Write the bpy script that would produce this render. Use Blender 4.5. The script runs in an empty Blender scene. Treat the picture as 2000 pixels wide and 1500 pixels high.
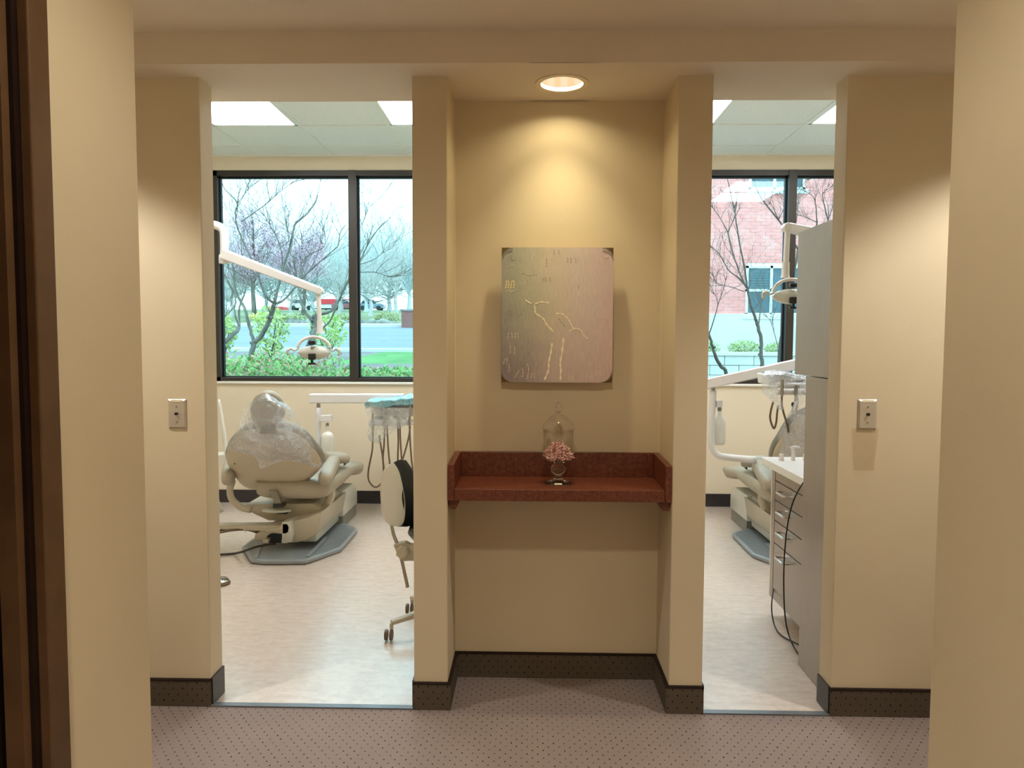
import bpy, bmesh, math, random
from mathutils import Vector, Matrix
from mathutils import noise as mnoise

sc = bpy.context.scene
col = sc.collection
PI = math.pi

# ------------------------------------------------------------------ camera
cam_d = bpy.data.cameras.new('camera')
cam = bpy.data.objects.new('camera', cam_d)
col.objects.link(cam)
cam_d.sensor_width = 36.0
cam_d.lens = 1460 / 2000 * 36
cam_d.clip_start = 0.02
cam_d.clip_end = 300
RX = Vector((0.99972562, 0.02307283, 0.00403972))
UP = Vector((-0.00540522, 0.05943015, 0.99821783))
FW = Vector((-0.02279163, 0.99796578, -0.05953856))
m4 = Matrix((RX, UP, -FW)).transposed().to_4x4()
m4.translation = Vector((0, -2.80912, 1.43))
cam.matrix_world = m4
sc.camera = cam

# ------------------------------------------------------------------ light and exposure
sc.view_settings.view_transform = 'Standard'
sc.view_settings.look = 'None'
sc.view_settings.exposure = 0.0
sc.view_settings.gamma = 1.0
sc.view_settings.use_curve_mapping = False
sc.cycles.max_bounces = 12
sc.cycles.diffuse_bounces = 6
sc.cycles.glossy_bounces = 4
sc.cycles.transmission_bounces = 8
sc.cycles.transparent_max_bounces = 24
sc.cycles.caustics_reflective = False
sc.cycles.caustics_refractive = False
sc.cycles.sample_clamp_indirect = 6
sc.cycles.use_denoising = True

SKY = 3.3
w = bpy.data.worlds.new('overcast_sky')
sc.world = w
w.use_nodes = True
nt = w.node_tree
nt.nodes.clear()
_o = nt.nodes.new('ShaderNodeOutputWorld')
_b = nt.nodes.new('ShaderNodeBackground')
_b.inputs[0].default_value = (0.93, 0.97, 1.0, 1)
_b.inputs[1].default_value = SKY
nt.links.new(_b.outputs[0], _o.inputs[0])

WARM = (1.0, 0.85, 0.50)
HALLC = (1.0, 0.96, 0.86)

def lamp(name, kind, loc, energy, color, rot=(0, 0, 0), **kw):
    d = bpy.data.lights.new(name, kind)
    d.energy = energy
    d.color = color
    for k, v in kw.items():
        setattr(d, k, v)
    o = bpy.data.objects.new(name, d)
    o.location = loc
    o.rotation_euler = rot
    col.objects.link(o)
    return o

# daylight portals in the two window openings (sampling aid only: they add no light)
def portal(name, x0, x1, z0, z1, y):
    o = lamp(name, 'AREA', ((x0 + x1) / 2, y, (z0 + z1) / 2), 1, (1, 1, 1), (-PI / 2, 0, 0))
    o.data.shape = 'RECTANGLE'
    o.data.size = x1 - x0
    o.data.size_y = z1 - z0
    o.data.cycles.is_portal = True
portal('window_portal', -2.68, -0.15, 1.07, 2.83, 3.78)
portal('window_portal', 0.45, 3.0, 1.07, 2.83, 3.78)
# recessed lamps of the niche, the corridor and the passage where the camera stands, plus one added passage fill
lamp('niche_lamp', 'SPOT', (0.118, 0.078, 2.450), 6.5, WARM, spot_size=math.radians(150), spot_blend=0.3, shadow_soft_size=0.03)
lamp('niche_lamp_beam', 'SPOT', (0.118, 0.078, 2.448), 31, WARM, spot_size=math.radians(82), spot_blend=1.0, shadow_soft_size=0.03)
lamp('corridor_lamp', 'SPOT', (1.83, -0.60, 2.495), 98, HALLC, spot_size=math.radians(116), spot_blend=0.42, shadow_soft_size=0.05)
lamp('corridor_lamp', 'SPOT', (-1.86, -0.60, 2.495), 98, HALLC, spot_size=math.radians(116), spot_blend=0.42, shadow_soft_size=0.05)
lamp('passage_lamp_or_fill', 'SPOT', (0.0, -1.75, 2.49), 50, (1.0, 0.91, 0.70), spot_size=math.radians(168), spot_blend=0.5, shadow_soft_size=0.07)
lamp('passage_lamp_or_fill', 'SPOT', (0.0, -3.5, 2.49), 190, (1.0, 0.91, 0.74), spot_size=math.radians(128), spot_blend=0.5, shadow_soft_size=0.07)  # added fill behind the camera, brightens the lower walls; no known fixture
PANEL_EMIT = 16.0

# ------------------------------------------------------------------ materials
def lin(c):
    r = []
    for v in c:
        v = v / 255.0
        r.append(v / 12.92 if v <= 0.04045 else ((v + 0.055) / 1.055) ** 2.4)
    return (r[0], r[1], r[2], 1)

class NB:
    def __init__(s, name):
        s.m = bpy.data.materials.new(name)
        s.m.use_nodes = True
        s.nt = s.m.node_tree
        s.nt.nodes.clear()
        s.out = s.n('ShaderNodeOutputMaterial')
    def n(s, t, **kw):
        x = s.nt.nodes.new(t)
        for k, v in kw.items():
            setattr(x, k, v)
        return x
    def l(s, a, b):
        s.nt.links.new(a, b)
    def coord(s, which='Object'):
        return s.n('ShaderNodeTexCoord').outputs[which]
    def noise(s, vec, scale, detail=3, rough=0.5):
        x = s.n('ShaderNodeTexNoise')
        x.inputs['Scale'].default_value = scale
        x.inputs['Detail'].default_value = detail
        x.inputs['Roughness'].default_value = rough
        if vec is not None:
            s.l(vec, x.inputs['Vector'])
        return x.outputs[0]
    def mapping(s, vec, scale=(1, 1, 1), rot=(0, 0, 0), loc=(0, 0, 0)):
        x = s.n('ShaderNodeMapping')
        x.inputs['Scale'].default_value = scale
        x.inputs['Rotation'].default_value = rot
        x.inputs['Location'].default_value = loc
        s.l(vec, x.inputs['Vector'])
        return x.outputs[0]
    def ramp(s, fac, stops):
        x = s.n('ShaderNodeValToRGB')
        e = x.color_ramp.elements
        while len(e) < len(stops):
            e.new(0.5)
        for i, (p, c) in enumerate(stops):
            e[i].position = p
            e[i].color = c
        s.l(fac, x.inputs[0])
        return x.outputs[0]
    def mix(s, fac, a, b, blend='MIX'):
        x = s.n('ShaderNodeMix', data_type='RGBA', blend_type=blend)
        for sock, v in ((x.inputs[0], fac), (x.inputs[6], a), (x.inputs[7], b)):
            if hasattr(v, 'links') or hasattr(v, 'is_linked'):
                s.l(v, sock)
            else:
                sock.default_value = v
        return x.outputs[2]
    def math(s, op, a, b=None):
        x = s.n('ShaderNodeMath', operation=op)
        for i, v in enumerate((a, b)):
            if v is None:
                continue
            if isinstance(v, (int, float)):
                x.inputs[i].default_value = v
            else:
                s.l(v, x.inputs[i])
        return x.outputs[0]
    def bump(s, h, strength=0.2, dist=0.002):
        x = s.n('ShaderNodeBump')
        x.inputs['Strength'].default_value = strength
        x.inputs['Distance'].default_value = dist
        s.l(h, x.inputs['Height'])
        return x.outputs[0]
    def bsdf(s, color, rough=0.5, metal=0.0, spec=0.5, normal=None, **kw):
        b = s.n('ShaderNodeBsdfPrincipled')
        if isinstance(color, tuple):
            b.inputs['Base Color'].default_value = color
        else:
            s.l(color, b.inputs['Base Color'])
        if isinstance(rough, (int, float)):
            b.inputs['Roughness'].default_value = rough
        else:
            s.l(rough, b.inputs['Roughness'])
        b.inputs['Metallic'].default_value = metal
        b.inputs['Specular IOR Level'].default_value = spec
        for k, v in kw.items():
            b.inputs[k].default_value = v
        if normal is not None:
            s.l(normal, b.inputs['Normal'])
        return b.outputs[0]
    def done(s, shader):
        s.l(shader, s.out.inputs[0])
        return s.m

def plain(name, c, rough=0.5, metal=0.0, spec=0.5, var=0.06, scale=8.0, bump=0.0, bscale=200, **kw):
    b = NB(name)
    co = b.coord()
    n = b.noise(co, scale, 4)
    base = lin(c)
    lo = tuple(max(0, v * (1 - var)) for v in base[:3]) + (1,)
    hi = tuple(min(1, v * (1 + var)) for v in base[:3]) + (1,)
    colr = b.ramp(n, [(0.3, lo), (0.7, hi)])
    nm = b.bump(b.noise(co, bscale, 2), bump, 0.002) if bump else None
    return b.done(b.bsdf(colr, rough, metal, spec, nm, **kw))

M = {}
M['wall_hall'] = plain('painted_beige_wall', (212, 198, 172), 0.7, 0, 0.3, 0.025, 2.5, 0.12, 140)
M['wall_room'] = plain('painted_cream_wall', (226, 213, 190), 0.7, 0, 0.3, 0.025, 2.5, 0.12, 140)
M['ceil_hall'] = plain('painted_ceiling', (222, 211, 196), 0.8, 0, 0.25, 0.02, 2.0, 0.1, 140)
M['tile'] = plain('mineral_ceiling_tile', (232, 240, 240), 0.9, 0, 0.2, 0.05, 60, 0.35, 160)
M['grid'] = plain('white_grid_metal', (232, 236, 232), 0.4, 0, 0.5, 0.02)
M['vinyl_base'] = plain('black_vinyl_base', (44, 40, 42), 0.4, 0, 0.5, 0.1)
M['threshold'] = plain('grey_threshold_strip', (120, 124, 130), 0.35, 0.5, 0.5, 0.1)
M['bronze'] = plain('dark_bronze_window_frame', (60, 54, 48), 0.4, 0.3, 0.5, 0.06)
M['gasket'] = plain('black_gasket', (14, 18, 22), 0.5, 0, 0.4, 0.1)
M['sill'] = plain('white_sill', (238, 236, 230), 0.4, 0, 0.5, 0.02)
M['darkwood'] = plain('dark_stained_door_wood', (32, 19, 16), 0.35, 0, 0.4, 0.25, 12)
M['casing'] = plain('brown_door_casing', (92, 66, 44), 0.45, 0, 0.4, 0.15, 12)
M['beige_plastic'] = plain('warm_grey_moulded_plastic', (186, 176, 156), 0.38, 0, 0.5, 0.03)
M['grey_plastic'] = plain('light_grey_moulded_plastic', (204, 203, 194), 0.3, 0, 0.5, 0.03)
M['shell'] = plain('taupe_back_shell', (190, 177, 153), 0.42, 0, 0.5, 0.03)
M['upholstery'] = plain('taupe_vinyl_upholstery', (168, 158, 140), 0.42, 0, 0.5, 0.05, 8, 0.15, 400)
M['uph_dark'] = plain('grey_vinyl_cushion', (132, 124, 112), 0.45, 0, 0.5, 0.06, 8, 0.15, 400)
M['base_plate'] = plain('slate_base_plate', (146, 154, 160), 0.36, 0.1, 0.5, 0.05)
M['skirt'] = plain('grey_skirt', (132, 130, 124), 0.5, 0, 0.4, 0.05)
M['black'] = plain('black_plastic', (22, 22, 24), 0.4, 0, 0.5, 0.1)
M['black_vinyl'] = plain('black_stool_vinyl', (18, 20, 26), 0.22, 0, 0.6, 0.1)
M['white_plastic'] = plain('white_plastic', (232, 229, 220), 0.3, 0, 0.5, 0.02)
M['offwhite'] = plain('offwhite_enamel', (228, 224, 222), 0.28, 0, 0.5, 0.02)
M['chrome'] = plain('chrome', (205, 205, 205), 0.16, 1.0, 0.5, 0.02)
M['steel'] = plain('brushed_steel', (168, 160, 150), 0.3, 1.0, 0.5, 0.06)
M['hose'] = plain('brown_grey_hose', (112, 92, 72), 0.45, 0, 0.4, 0.06)
M['cord'] = plain('grey_cord', (66, 58, 54), 0.5, 0, 0.4, 0.05)
M['blackcord'] = plain('black_cable', (16, 14, 14), 0.45, 0, 0.4, 0.05)
M['counter'] = plain('white_countertop', (236, 236, 236), 0.25, 0, 0.5, 0.02)
M['toekick'] = plain('dark_toe_kick', (50, 48, 48), 0.5, 0, 0.4, 0.05)
M['plate'] = plain('stainless_wall_plate', (206, 198, 188), 0.3, 0.55, 0.5, 0.05)
M['label'] = plain('cream_label', (236, 226, 200), 0.6, 0, 0.3, 0.02)
M['bracket'] = plain('bronze_corner_clip', (104, 84, 50), 0.4, 0.5, 0.5, 0.12)
M['stroke'] = plain('cream_paint_stroke', (250, 238, 212), 0.6, 0, 0.3, 0.05, 30)
M['stroke_dark'] = plain('grey_paint_stroke', (150, 138, 128), 0.7, 0, 0.3, 0.15, 30)
M['stroke_dim'] = plain('pale_paint_stroke', (222, 208, 190), 0.7, 0, 0.3, 0.12, 30)
M['stroke_bright'] = plain('yellow_cream_stroke', (238, 220, 168), 0.6, 0, 0.3, 0.05, 30)
M['canvas_edge'] = plain('canvas_edge', (196, 180, 150), 0.7, 0, 0.3, 0.05)
M['trimring'] = plain('white_trim_ring', (228, 214, 186), 0.35, 0, 0.5, 0.02)

def laminate():
    b = NB('red_brown_laminate')
    co = b.coord()
    n = b.noise(co, 70, 5, 0.7)
    n2 = b.noise(b.mapping(co, (30, 30, 4)), 3, 3)
    c1 = b.ramp(n, [(0.30, lin((70, 30, 22))), (0.5, lin((106, 54, 38))), (0.72, lin((142, 84, 60)))])
    c2 = b.mix(0.3, c1, b.ramp(n2, [(0.3, lin((74, 34, 24))), (0.7, lin((122, 64, 44)))]))
    return b.done(b.bsdf(c2, 0.36, 0, 0.45))
M['laminate'] = laminate()

def cabinet_lam():
    b = NB('grey_brown_woodgrain_laminate')
    co = b.coord()
    n = b.noise(b.mapping(co, (60, 60, 2.5)), 4, 4, 0.6)
    n2 = b.noise(co, 2.5, 3)
    c = b.ramp(n, [(0.3, lin((132, 116, 104))), (0.7, lin((150, 133, 120)))])
    c = b.mix(0.25, c, b.ramp(n2, [(0.35, lin((124, 108, 98))), (0.65, lin((158, 142, 130)))]))
    return b.done(b.bsdf(c, 0.34, 0, 0.5, None, **{'Coat Weight': 0.6, 'Coat Roughness': 0.2}))
M['cab'] = cabinet_lam()

def carpet(name, base, dots, wall=False):
    b = NB(name)
    co = b.coord()
    sep = b.n('ShaderNodeSeparateXYZ')
    b.l(co, sep.inputs[0])
    if wall:
        ux = b.math('ADD', sep.outputs[0], sep.outputs[1])
        vy = sep.outputs[2]
    else:
        ux, vy = sep.outputs[0], sep.outputs[1]
    wob = b.math('MULTIPLY', b.math('SUBTRACT', b.noise(co, 55, 2), 0.5), 0.16)
    u = b.math('MULTIPLY', ux, 1 / 0.0375)
    v = b.math('MULTIPLY', vy, 1 / 0.0472)
    a_ = b.math('ADD', b.math('ADD', u, v), wob)
    c_ = b.math('SUBTRACT', b.math('SUBTRACT', u, v), wob)
    fa = b.math('SUBTRACT', b.math('FRACT', a_), 0.5)
    fc = b.math('SUBTRACT', b.math('FRACT', c_), 0.5)
    d = b.math('SQRT', b.math('ADD', b.math('MULTIPLY', fa, fa), b.math('MULTIPLY', fc, fc)))
    dot = b.math('LESS_THAN', d, 0.105)
    pile = b.noise(co, 420, 2, 0.7)
    big = b.noise(co, 3, 3)
    lo = tuple(x * 0.72 for x in lin(base)[:3]) + (1,)
    hi = tuple(x * 1.28 for x in lin(base)[:3]) + (1,)
    c = b.ramp(pile, [(0.3, lo), (0.7, hi)])
    c = b.mix(0.18, c, b.ramp(big, [(0.3, lo), (0.7, hi)]))
    sel = b.math('MULTIPLY', dot, b.ramp(b.noise(co, 45, 1), [(0.3, (0.45, 0.45, 0.45, 1)), (0.6, (1, 1, 1, 1))]))
    c = b.mix(sel, c, lin(dots))
    nm = b.bump(pile, 0.6, 0.004)
    return b.done(b.bsdf(c, 0.95, 0, 0.08, nm))
M['carpet'] = carpet('dotted_mauve_carpet', (148, 134, 131), (34, 24, 24))
M['carpet_base'] = carpet('dotted_brown_carpet_base', (94, 84, 74), (30, 24, 22), True)
M['carpet_bind'] = plain('dark_binding_tape', (46, 34, 30), 0.8, 0, 0.2, 0.1)

def vinyl_floor():
    b = NB('mottled_beige_vinyl')
    co = b.coord()
    n = b.noise(b.mapping(co, (5, 14, 1)), 2.2, 6, 0.65)
    n2 = b.noise(co, 28, 4, 0.7)
    c = b.ramp(n, [(0.28, lin((202, 184, 173))), (0.5, lin((224, 208, 199))), (0.75, lin((238, 225, 217)))])
    c = b.mix(0.35, c, b.ramp(n2, [(0.3, lin((190, 170, 154))), (0.7, lin((234, 218, 206)))]))
    r = b.ramp(n2, [(0.3, (0.30, 0.30, 0.30, 1)), (0.7, (0.42, 0.42, 0.42, 1))])
    return b.done(b.bsdf(c, r, 0, 0.6, None, **{'Coat Weight': 1.0, 'Coat Roughness': 0.26, 'Coat IOR': 1.7}))
M['vinyl'] = vinyl_floor()

def emit(name, c, s):
    b = NB(name)
    e = b.n('ShaderNodeEmission')
    e.inputs[0].default_value = c
    e.inputs[1].default_value = s
    return b.done(e.outputs[0])
M['panel_light'] = emit('fluorescent_diffuser', (0.96, 0.99, 1.0, 1), PANEL_EMIT)

def lens_mat():
    b = NB('downlight_reflector')
    co = b.coord()
    wv = b.n('ShaderNodeTexWave', wave_type='BANDS', bands_direction='X')
    wv.inputs['Scale'].default_value = 6.0
    wv.inputs['Distortion'].default_value = 0.6
    b.l(co, wv.inputs['Vector'])
    c = b.ramp(wv.outputs[0], [(0.2, (1.0, 0.70, 0.38, 1)), (0.8, (1.0, 0.80, 0.52, 1))])
    e = b.n('ShaderNodeEmission')
    b.l(c, e.inputs[0])
    e.inputs[1].default_value = 1.0
    return b.done(e.outputs[0])
M['lens'] = lens_mat()

def pane_mat():
    b = NB('tinted_window_glass')
    t = b.n('ShaderNodeBsdfTransparent')
    t.inputs[0].default_value = (0.70, 0.95, 1.0, 1)
    g = b.n('ShaderNodeBsdfGlossy')
    g.inputs[0].default_value = (1, 1, 1, 1)
    g.inputs[1].default_value = 0.02
    mx = b.n('ShaderNodeMixShader')
    mx.inputs[0].default_value = 0.022
    b.l(t.outputs[0], mx.inputs[1])
    b.l(g.outputs[0], mx.inputs[2])
    return b.done(mx.outputs[0])
M['pane'] = pane_mat()

def film_mat(name, tint, body, gloss, rough, crinkle=26, dens=0.5):
    b = NB(name)
    co = b.coord()
    n = b.noise(co, crinkle, 5, 0.7)
    nm = b.bump(n, 1.0, 0.02)
    t = b.n('ShaderNodeBsdfTransparent')
    t.inputs[0].default_value = tint
    d = b.n('ShaderNodeBsdfTranslucent')
    d.inputs[0].default_value = (0.9, 0.92, 0.95, 1)
    d2 = b.n('ShaderNodeBsdfDiffuse')
    d2.inputs[0].default_value = (0.85, 0.87, 0.92, 1)
    b.l(nm, d2.inputs['Normal'])
    md = b.n('ShaderNodeMixShader')
    md.inputs[0].default_value = 0.5
    b.l(d.outputs[0], md.inputs[1])
    b.l(d2.outputs[0], md.inputs[2])
    g = b.n('ShaderNodeBsdfGlossy')
    g.inputs[0].default_value = (0.95, 0.97, 1, 1)
    g.inputs[1].default_value = rough
    b.l(nm, g.inputs['Normal'])
    streak = b.ramp(b.noise(co, crinkle * 1.3, 6, 0.75), [(0.42, (0, 0, 0, 1)), (0.68, (1, 1, 1, 1))])
    f1 = b.math('ADD', b.math('MULTIPLY', streak, dens), body)
    m1 = b.n('ShaderNodeMixShader')
    b.l(f1, m1.inputs[0])
    b.l(t.outputs[0], m1.inputs[1])
    b.l(md.outputs[0], m1.inputs[2])
    m2 = b.n('ShaderNodeMixShader')
    m2.inputs[0].default_value = gloss
    b.l(m1.outputs[0], m2.inputs[1])
    b.l(g.outputs[0], m2.inputs[2])
    return b.done(m2.outputs[0])
M['film'] = film_mat('clear_plastic_film', (0.97, 0.98, 1, 1), 0.13, 0.25, 0.10, 13, 0.52)
M['film_blue'] = film_mat('blue_plastic_film', (0.55, 0.88, 0.97, 1), 0.30, 0.22, 0.12, 30, 0.3)
M['film_thin'] = film_mat('thin_clear_sheet', (0.97, 0.95, 0.92, 1), 0.02, 0.035, 0.15, 14, 0.03)
M['acrylic'] = film_mat('clear_acrylic', (0.93, 0.94, 0.93, 1), 0.02, 0.10, 0.05, 3, 0.02)

def bluebag():
    b = NB('blue_barrier_cover')
    co = b.coord()
    n = b.noise(co, 24, 5, 0.7)
    c = b.ramp(n, [(0.3, lin((110, 190, 214))), (0.5, lin((160, 220, 236))), (0.7, lin((226, 244, 250)))])
    return b.done(b.bsdf(c, 0.25, 0, 0.6, b.bump(n, 1.0, 0.02)))
M['bluebag'] = bluebag()

def glass_mat():
    b = NB('clear_jar_glass')
    g = b.n('ShaderNodeBsdfGlass')
    g.inputs['Color'].default_value = (1, 1, 1, 1)
    g.inputs['Roughness'].default_value = 0.0
    g.inputs['IOR'].default_value = 1.5
    t = b.n('ShaderNodeBsdfTransparent')
    t.inputs[0].default_value = (0.98, 0.98, 0.97, 1)
    gl = b.n('ShaderNodeBsdfGlossy')
    gl.inputs[1].default_value = 0.03
    lw = b.n('ShaderNodeLayerWeight')
    lw.inputs[0].default_value = 0.5
    fr = b.math('ADD', b.math('MULTIPLY', b.math('POWER', lw.outputs['Facing'], 4.0), 0.8), 0.055)
    m0 = b.n('ShaderNodeMixShader')
    b.l(fr, m0.inputs[0])
    b.l(t.outputs[0], m0.inputs[1])
    b.l(gl.outputs[0], m0.inputs[2])
    return b.done(m0.outputs[0])
M['glass'] = glass_mat()

def solid_glass():
    b = NB('solid_foot_glass')
    g = b.n('ShaderNodeBsdfGlass')
    g.inputs['Roughness'].default_value = 0.01
    g.inputs['IOR'].default_value = 1.45
    return b.done(g.outputs[0])
M['glass_solid'] = solid_glass()

def candy():
    b = NB('pink_white_candy')
    co = b.coord()
    n = b.noise(co, 130, 3, 0.7)
    c = b.ramp(n, [(0.38, lin((170, 70, 70))), (0.48, lin((224, 150, 150))), (0.6, lin((244, 232, 222)))])
    return b.done(b.bsdf(c, 0.2, 0, 0.6))
M['candy'] = candy()

def painting():
    b = NB('abstract_painted_panel')
    co = b.coord('Generated')
    sep = b.n('ShaderNodeSeparateXYZ')
    b.l(co, sep.inputs[0])
    n1 = b.noise(co, 3.0, 4, 0.6)
    n2 = b.noise(b.mapping(co, (14, 1, 4)), 2.0, 5, 0.7)
    x = b.math('ADD', sep.outputs[0], b.math('MULTIPLY', b.math('SUBTRACT', n1, 0.5), 0.35))
    z = b.math('ADD', sep.outputs[2], b.math('MULTIPLY', b.math('SUBTRACT', n2, 0.5), 0.3))
    top = b.ramp(x, [(0.0, lin((158, 160, 154))), (0.18, lin((176, 184, 162))), (0.45, lin((222, 212, 190))), (0.7, lin((226, 212, 210))), (1.0, lin((220, 192, 200)))])
    bot = b.ramp(x, [(0.0, lin((122, 112, 124))), (0.25, lin((152, 138, 144))), (0.5, lin((198, 182, 178))), (1.0, lin((216, 186, 186)))])
    c = b.mix(b.ramp(z, [(0.08, (0, 0, 0, 1)), (0.62, (1, 1, 1, 1))]), bot, top)
    streak = b.ramp(b.noise(b.mapping(co, (30, 1, 5)), 2.5, 5, 0.75), [(0.35, lin((140, 130, 126))), (0.65, lin((214, 202, 184)))])
    c = b.mix(0.26, c, streak)
    return b.done(b.bsdf(c, 0.35, 0.1, 0.5))
M['painting'] = painting()

# outdoors
def varied(name, stops, scale, rough=0.85, detail=4, squash=(1, 1, 1)):
    b = NB(name)
    co = b.coord()
    n = b.noise(b.mapping(co, squash), scale, detail, 0.65)
    k = len(stops)
    return b.done(b.bsdf(b.ramp(n, [(0.3 + 0.4 * i / (k - 1), lin(c)) for i, c in enumerate(stops)]), rough, 0, 0.2))
M['lawn'] = varied('lawn_grass', [(88, 132, 78), (104, 152, 88), (120, 168, 102)], 1.2, squash=(1, 0.4, 1))
M['mulch'] = varied('grey_mulch', [(120, 112, 112), (150, 142, 140)], 3)
M['asphalt'] = varied('asphalt', [(134, 140, 158), (152, 156, 170)], 0.8, squash=(0.3, 2, 1))
M['kerb'] = plain('concrete_kerb', (214, 210, 206), 0.8, 0, 0.2, 0.05)
M['bark'] = varied('grey_bark', [(80, 74, 68), (150, 140, 130)], 9, squash=(1, 1, 0.3))
M['bark_dark'] = varied('dark_bark', [(84, 70, 66), (124, 110, 102)], 12)
M['bark_haze_near'] = varied('haze_pale_bark', [(196, 190, 188), (214, 208, 204)], 8)  # haze beyond the road put into the bark colour
M['leaf_green'] = varied('spring_leaf', [(150, 184, 104), (190, 208, 136), (218, 226, 176)], 5)
M['leaf_hedge'] = varied('hedge_leaf', [(104, 158, 92), (156, 196, 122), (208, 216, 164)], 7)
M['leaf_pink'] = varied('pinkish_leaf', [(208, 140, 124), (226, 186, 164)], 7)
M['leaf_olive'] = varied('olive_leaf', [(160, 168, 124), (196, 198, 156)], 3)
M['leaf_yellow'] = varied('yellow_blossom', [(228, 212, 110), (240, 230, 160)], 4)
M['blossom'] = varied('mauve_blossom', [(206, 164, 184), (222, 188, 202), (236, 214, 222)], 1.5)
M['stone'] = varied('grey_boulder', [(104, 102, 100), (176, 172, 166)], 2.5)
M['verge'] = varied('rough_verge', [(112, 120, 88), (150, 154, 120)], 1.5)
M['bark_haze'] = varied('haze_pale_twig_bark', [(196, 200, 204), (216, 218, 220)], 3)  # distance haze of the far tree row, mixed into the twig colour
M['brick'] = varied('pink_red_brick', [(240, 150, 142), (248, 164, 156), (252, 186, 178)], 2.0)
M['mortar'] = plain('pale_mortar', (244, 226, 222), 0.9, 0, 0.1, 0.04)
M['concrete'] = varied('pale_concrete', [(222, 220, 214), (232, 230, 226)], 1.5)
M['block'] = varied('retaining_block', [(214, 212, 206), (232, 230, 226)], 4)
M['white_frame'] = plain('white_window_vinyl', (240, 242, 240), 0.5, 0, 0.4, 0.02)
M['dark_pane'] = plain('dark_teal_pane', (44, 84, 96), 0.08, 0, 0.8, 0.2, 1.5)
M['blind'] = plain('grey_blind_slat', (86, 122, 130), 0.5, 0, 0.4, 0.05)
M['red_sign'] = plain('red_fascia', (226, 62, 70), 0.5, 0, 0.4, 0.06, 3)
M['white_sign'] = plain('white_fascia', (236, 236, 236), 0.5, 0, 0.4, 0.03)
M['brown_brick'] = varied('brown_brick_pier', [(140, 92, 88), (164, 116, 110)], 1.5)
M['car_red'] = plain('dark_red_car_paint', (150, 84, 88), 0.3, 0, 0.6, 0.03)
M['car_blue'] = plain('grey_blue_car_paint', (128, 140, 160), 0.3, 0, 0.6, 0.03)
M['car_white'] = plain('white_car_paint', (226, 228, 230), 0.3, 0, 0.6, 0.03)
M['car_glass'] = plain('car_glass', (50, 62, 72), 0.1, 0, 0.7, 0.03)

# ------------------------------------------------------------------ mesh helpers
MIRROR = [None]        # when set to c, x becomes c - x (the two dental units are mirror images)

def catmull(pts, n=6):
    pts = [Vector(p) for p in pts]
    if len(pts) < 3:
        return pts
    out = []
    P_ = [pts[0] * 2 - pts[1]] + pts + [pts[-1] * 2 - pts[-2]]
    for i in range(1, len(P_) - 2):
        a, b, c, d = P_[i - 1:i + 3]
        for k in range(n):
            t = k / n
            out.append(0.5 * ((2 * b) + (c - a) * t + (2 * a - 5 * b + 4 * c - d) * t * t + (3 * b - a - 3 * c + d) * t ** 3))
    out.append(pts[-1])
    return out

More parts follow.
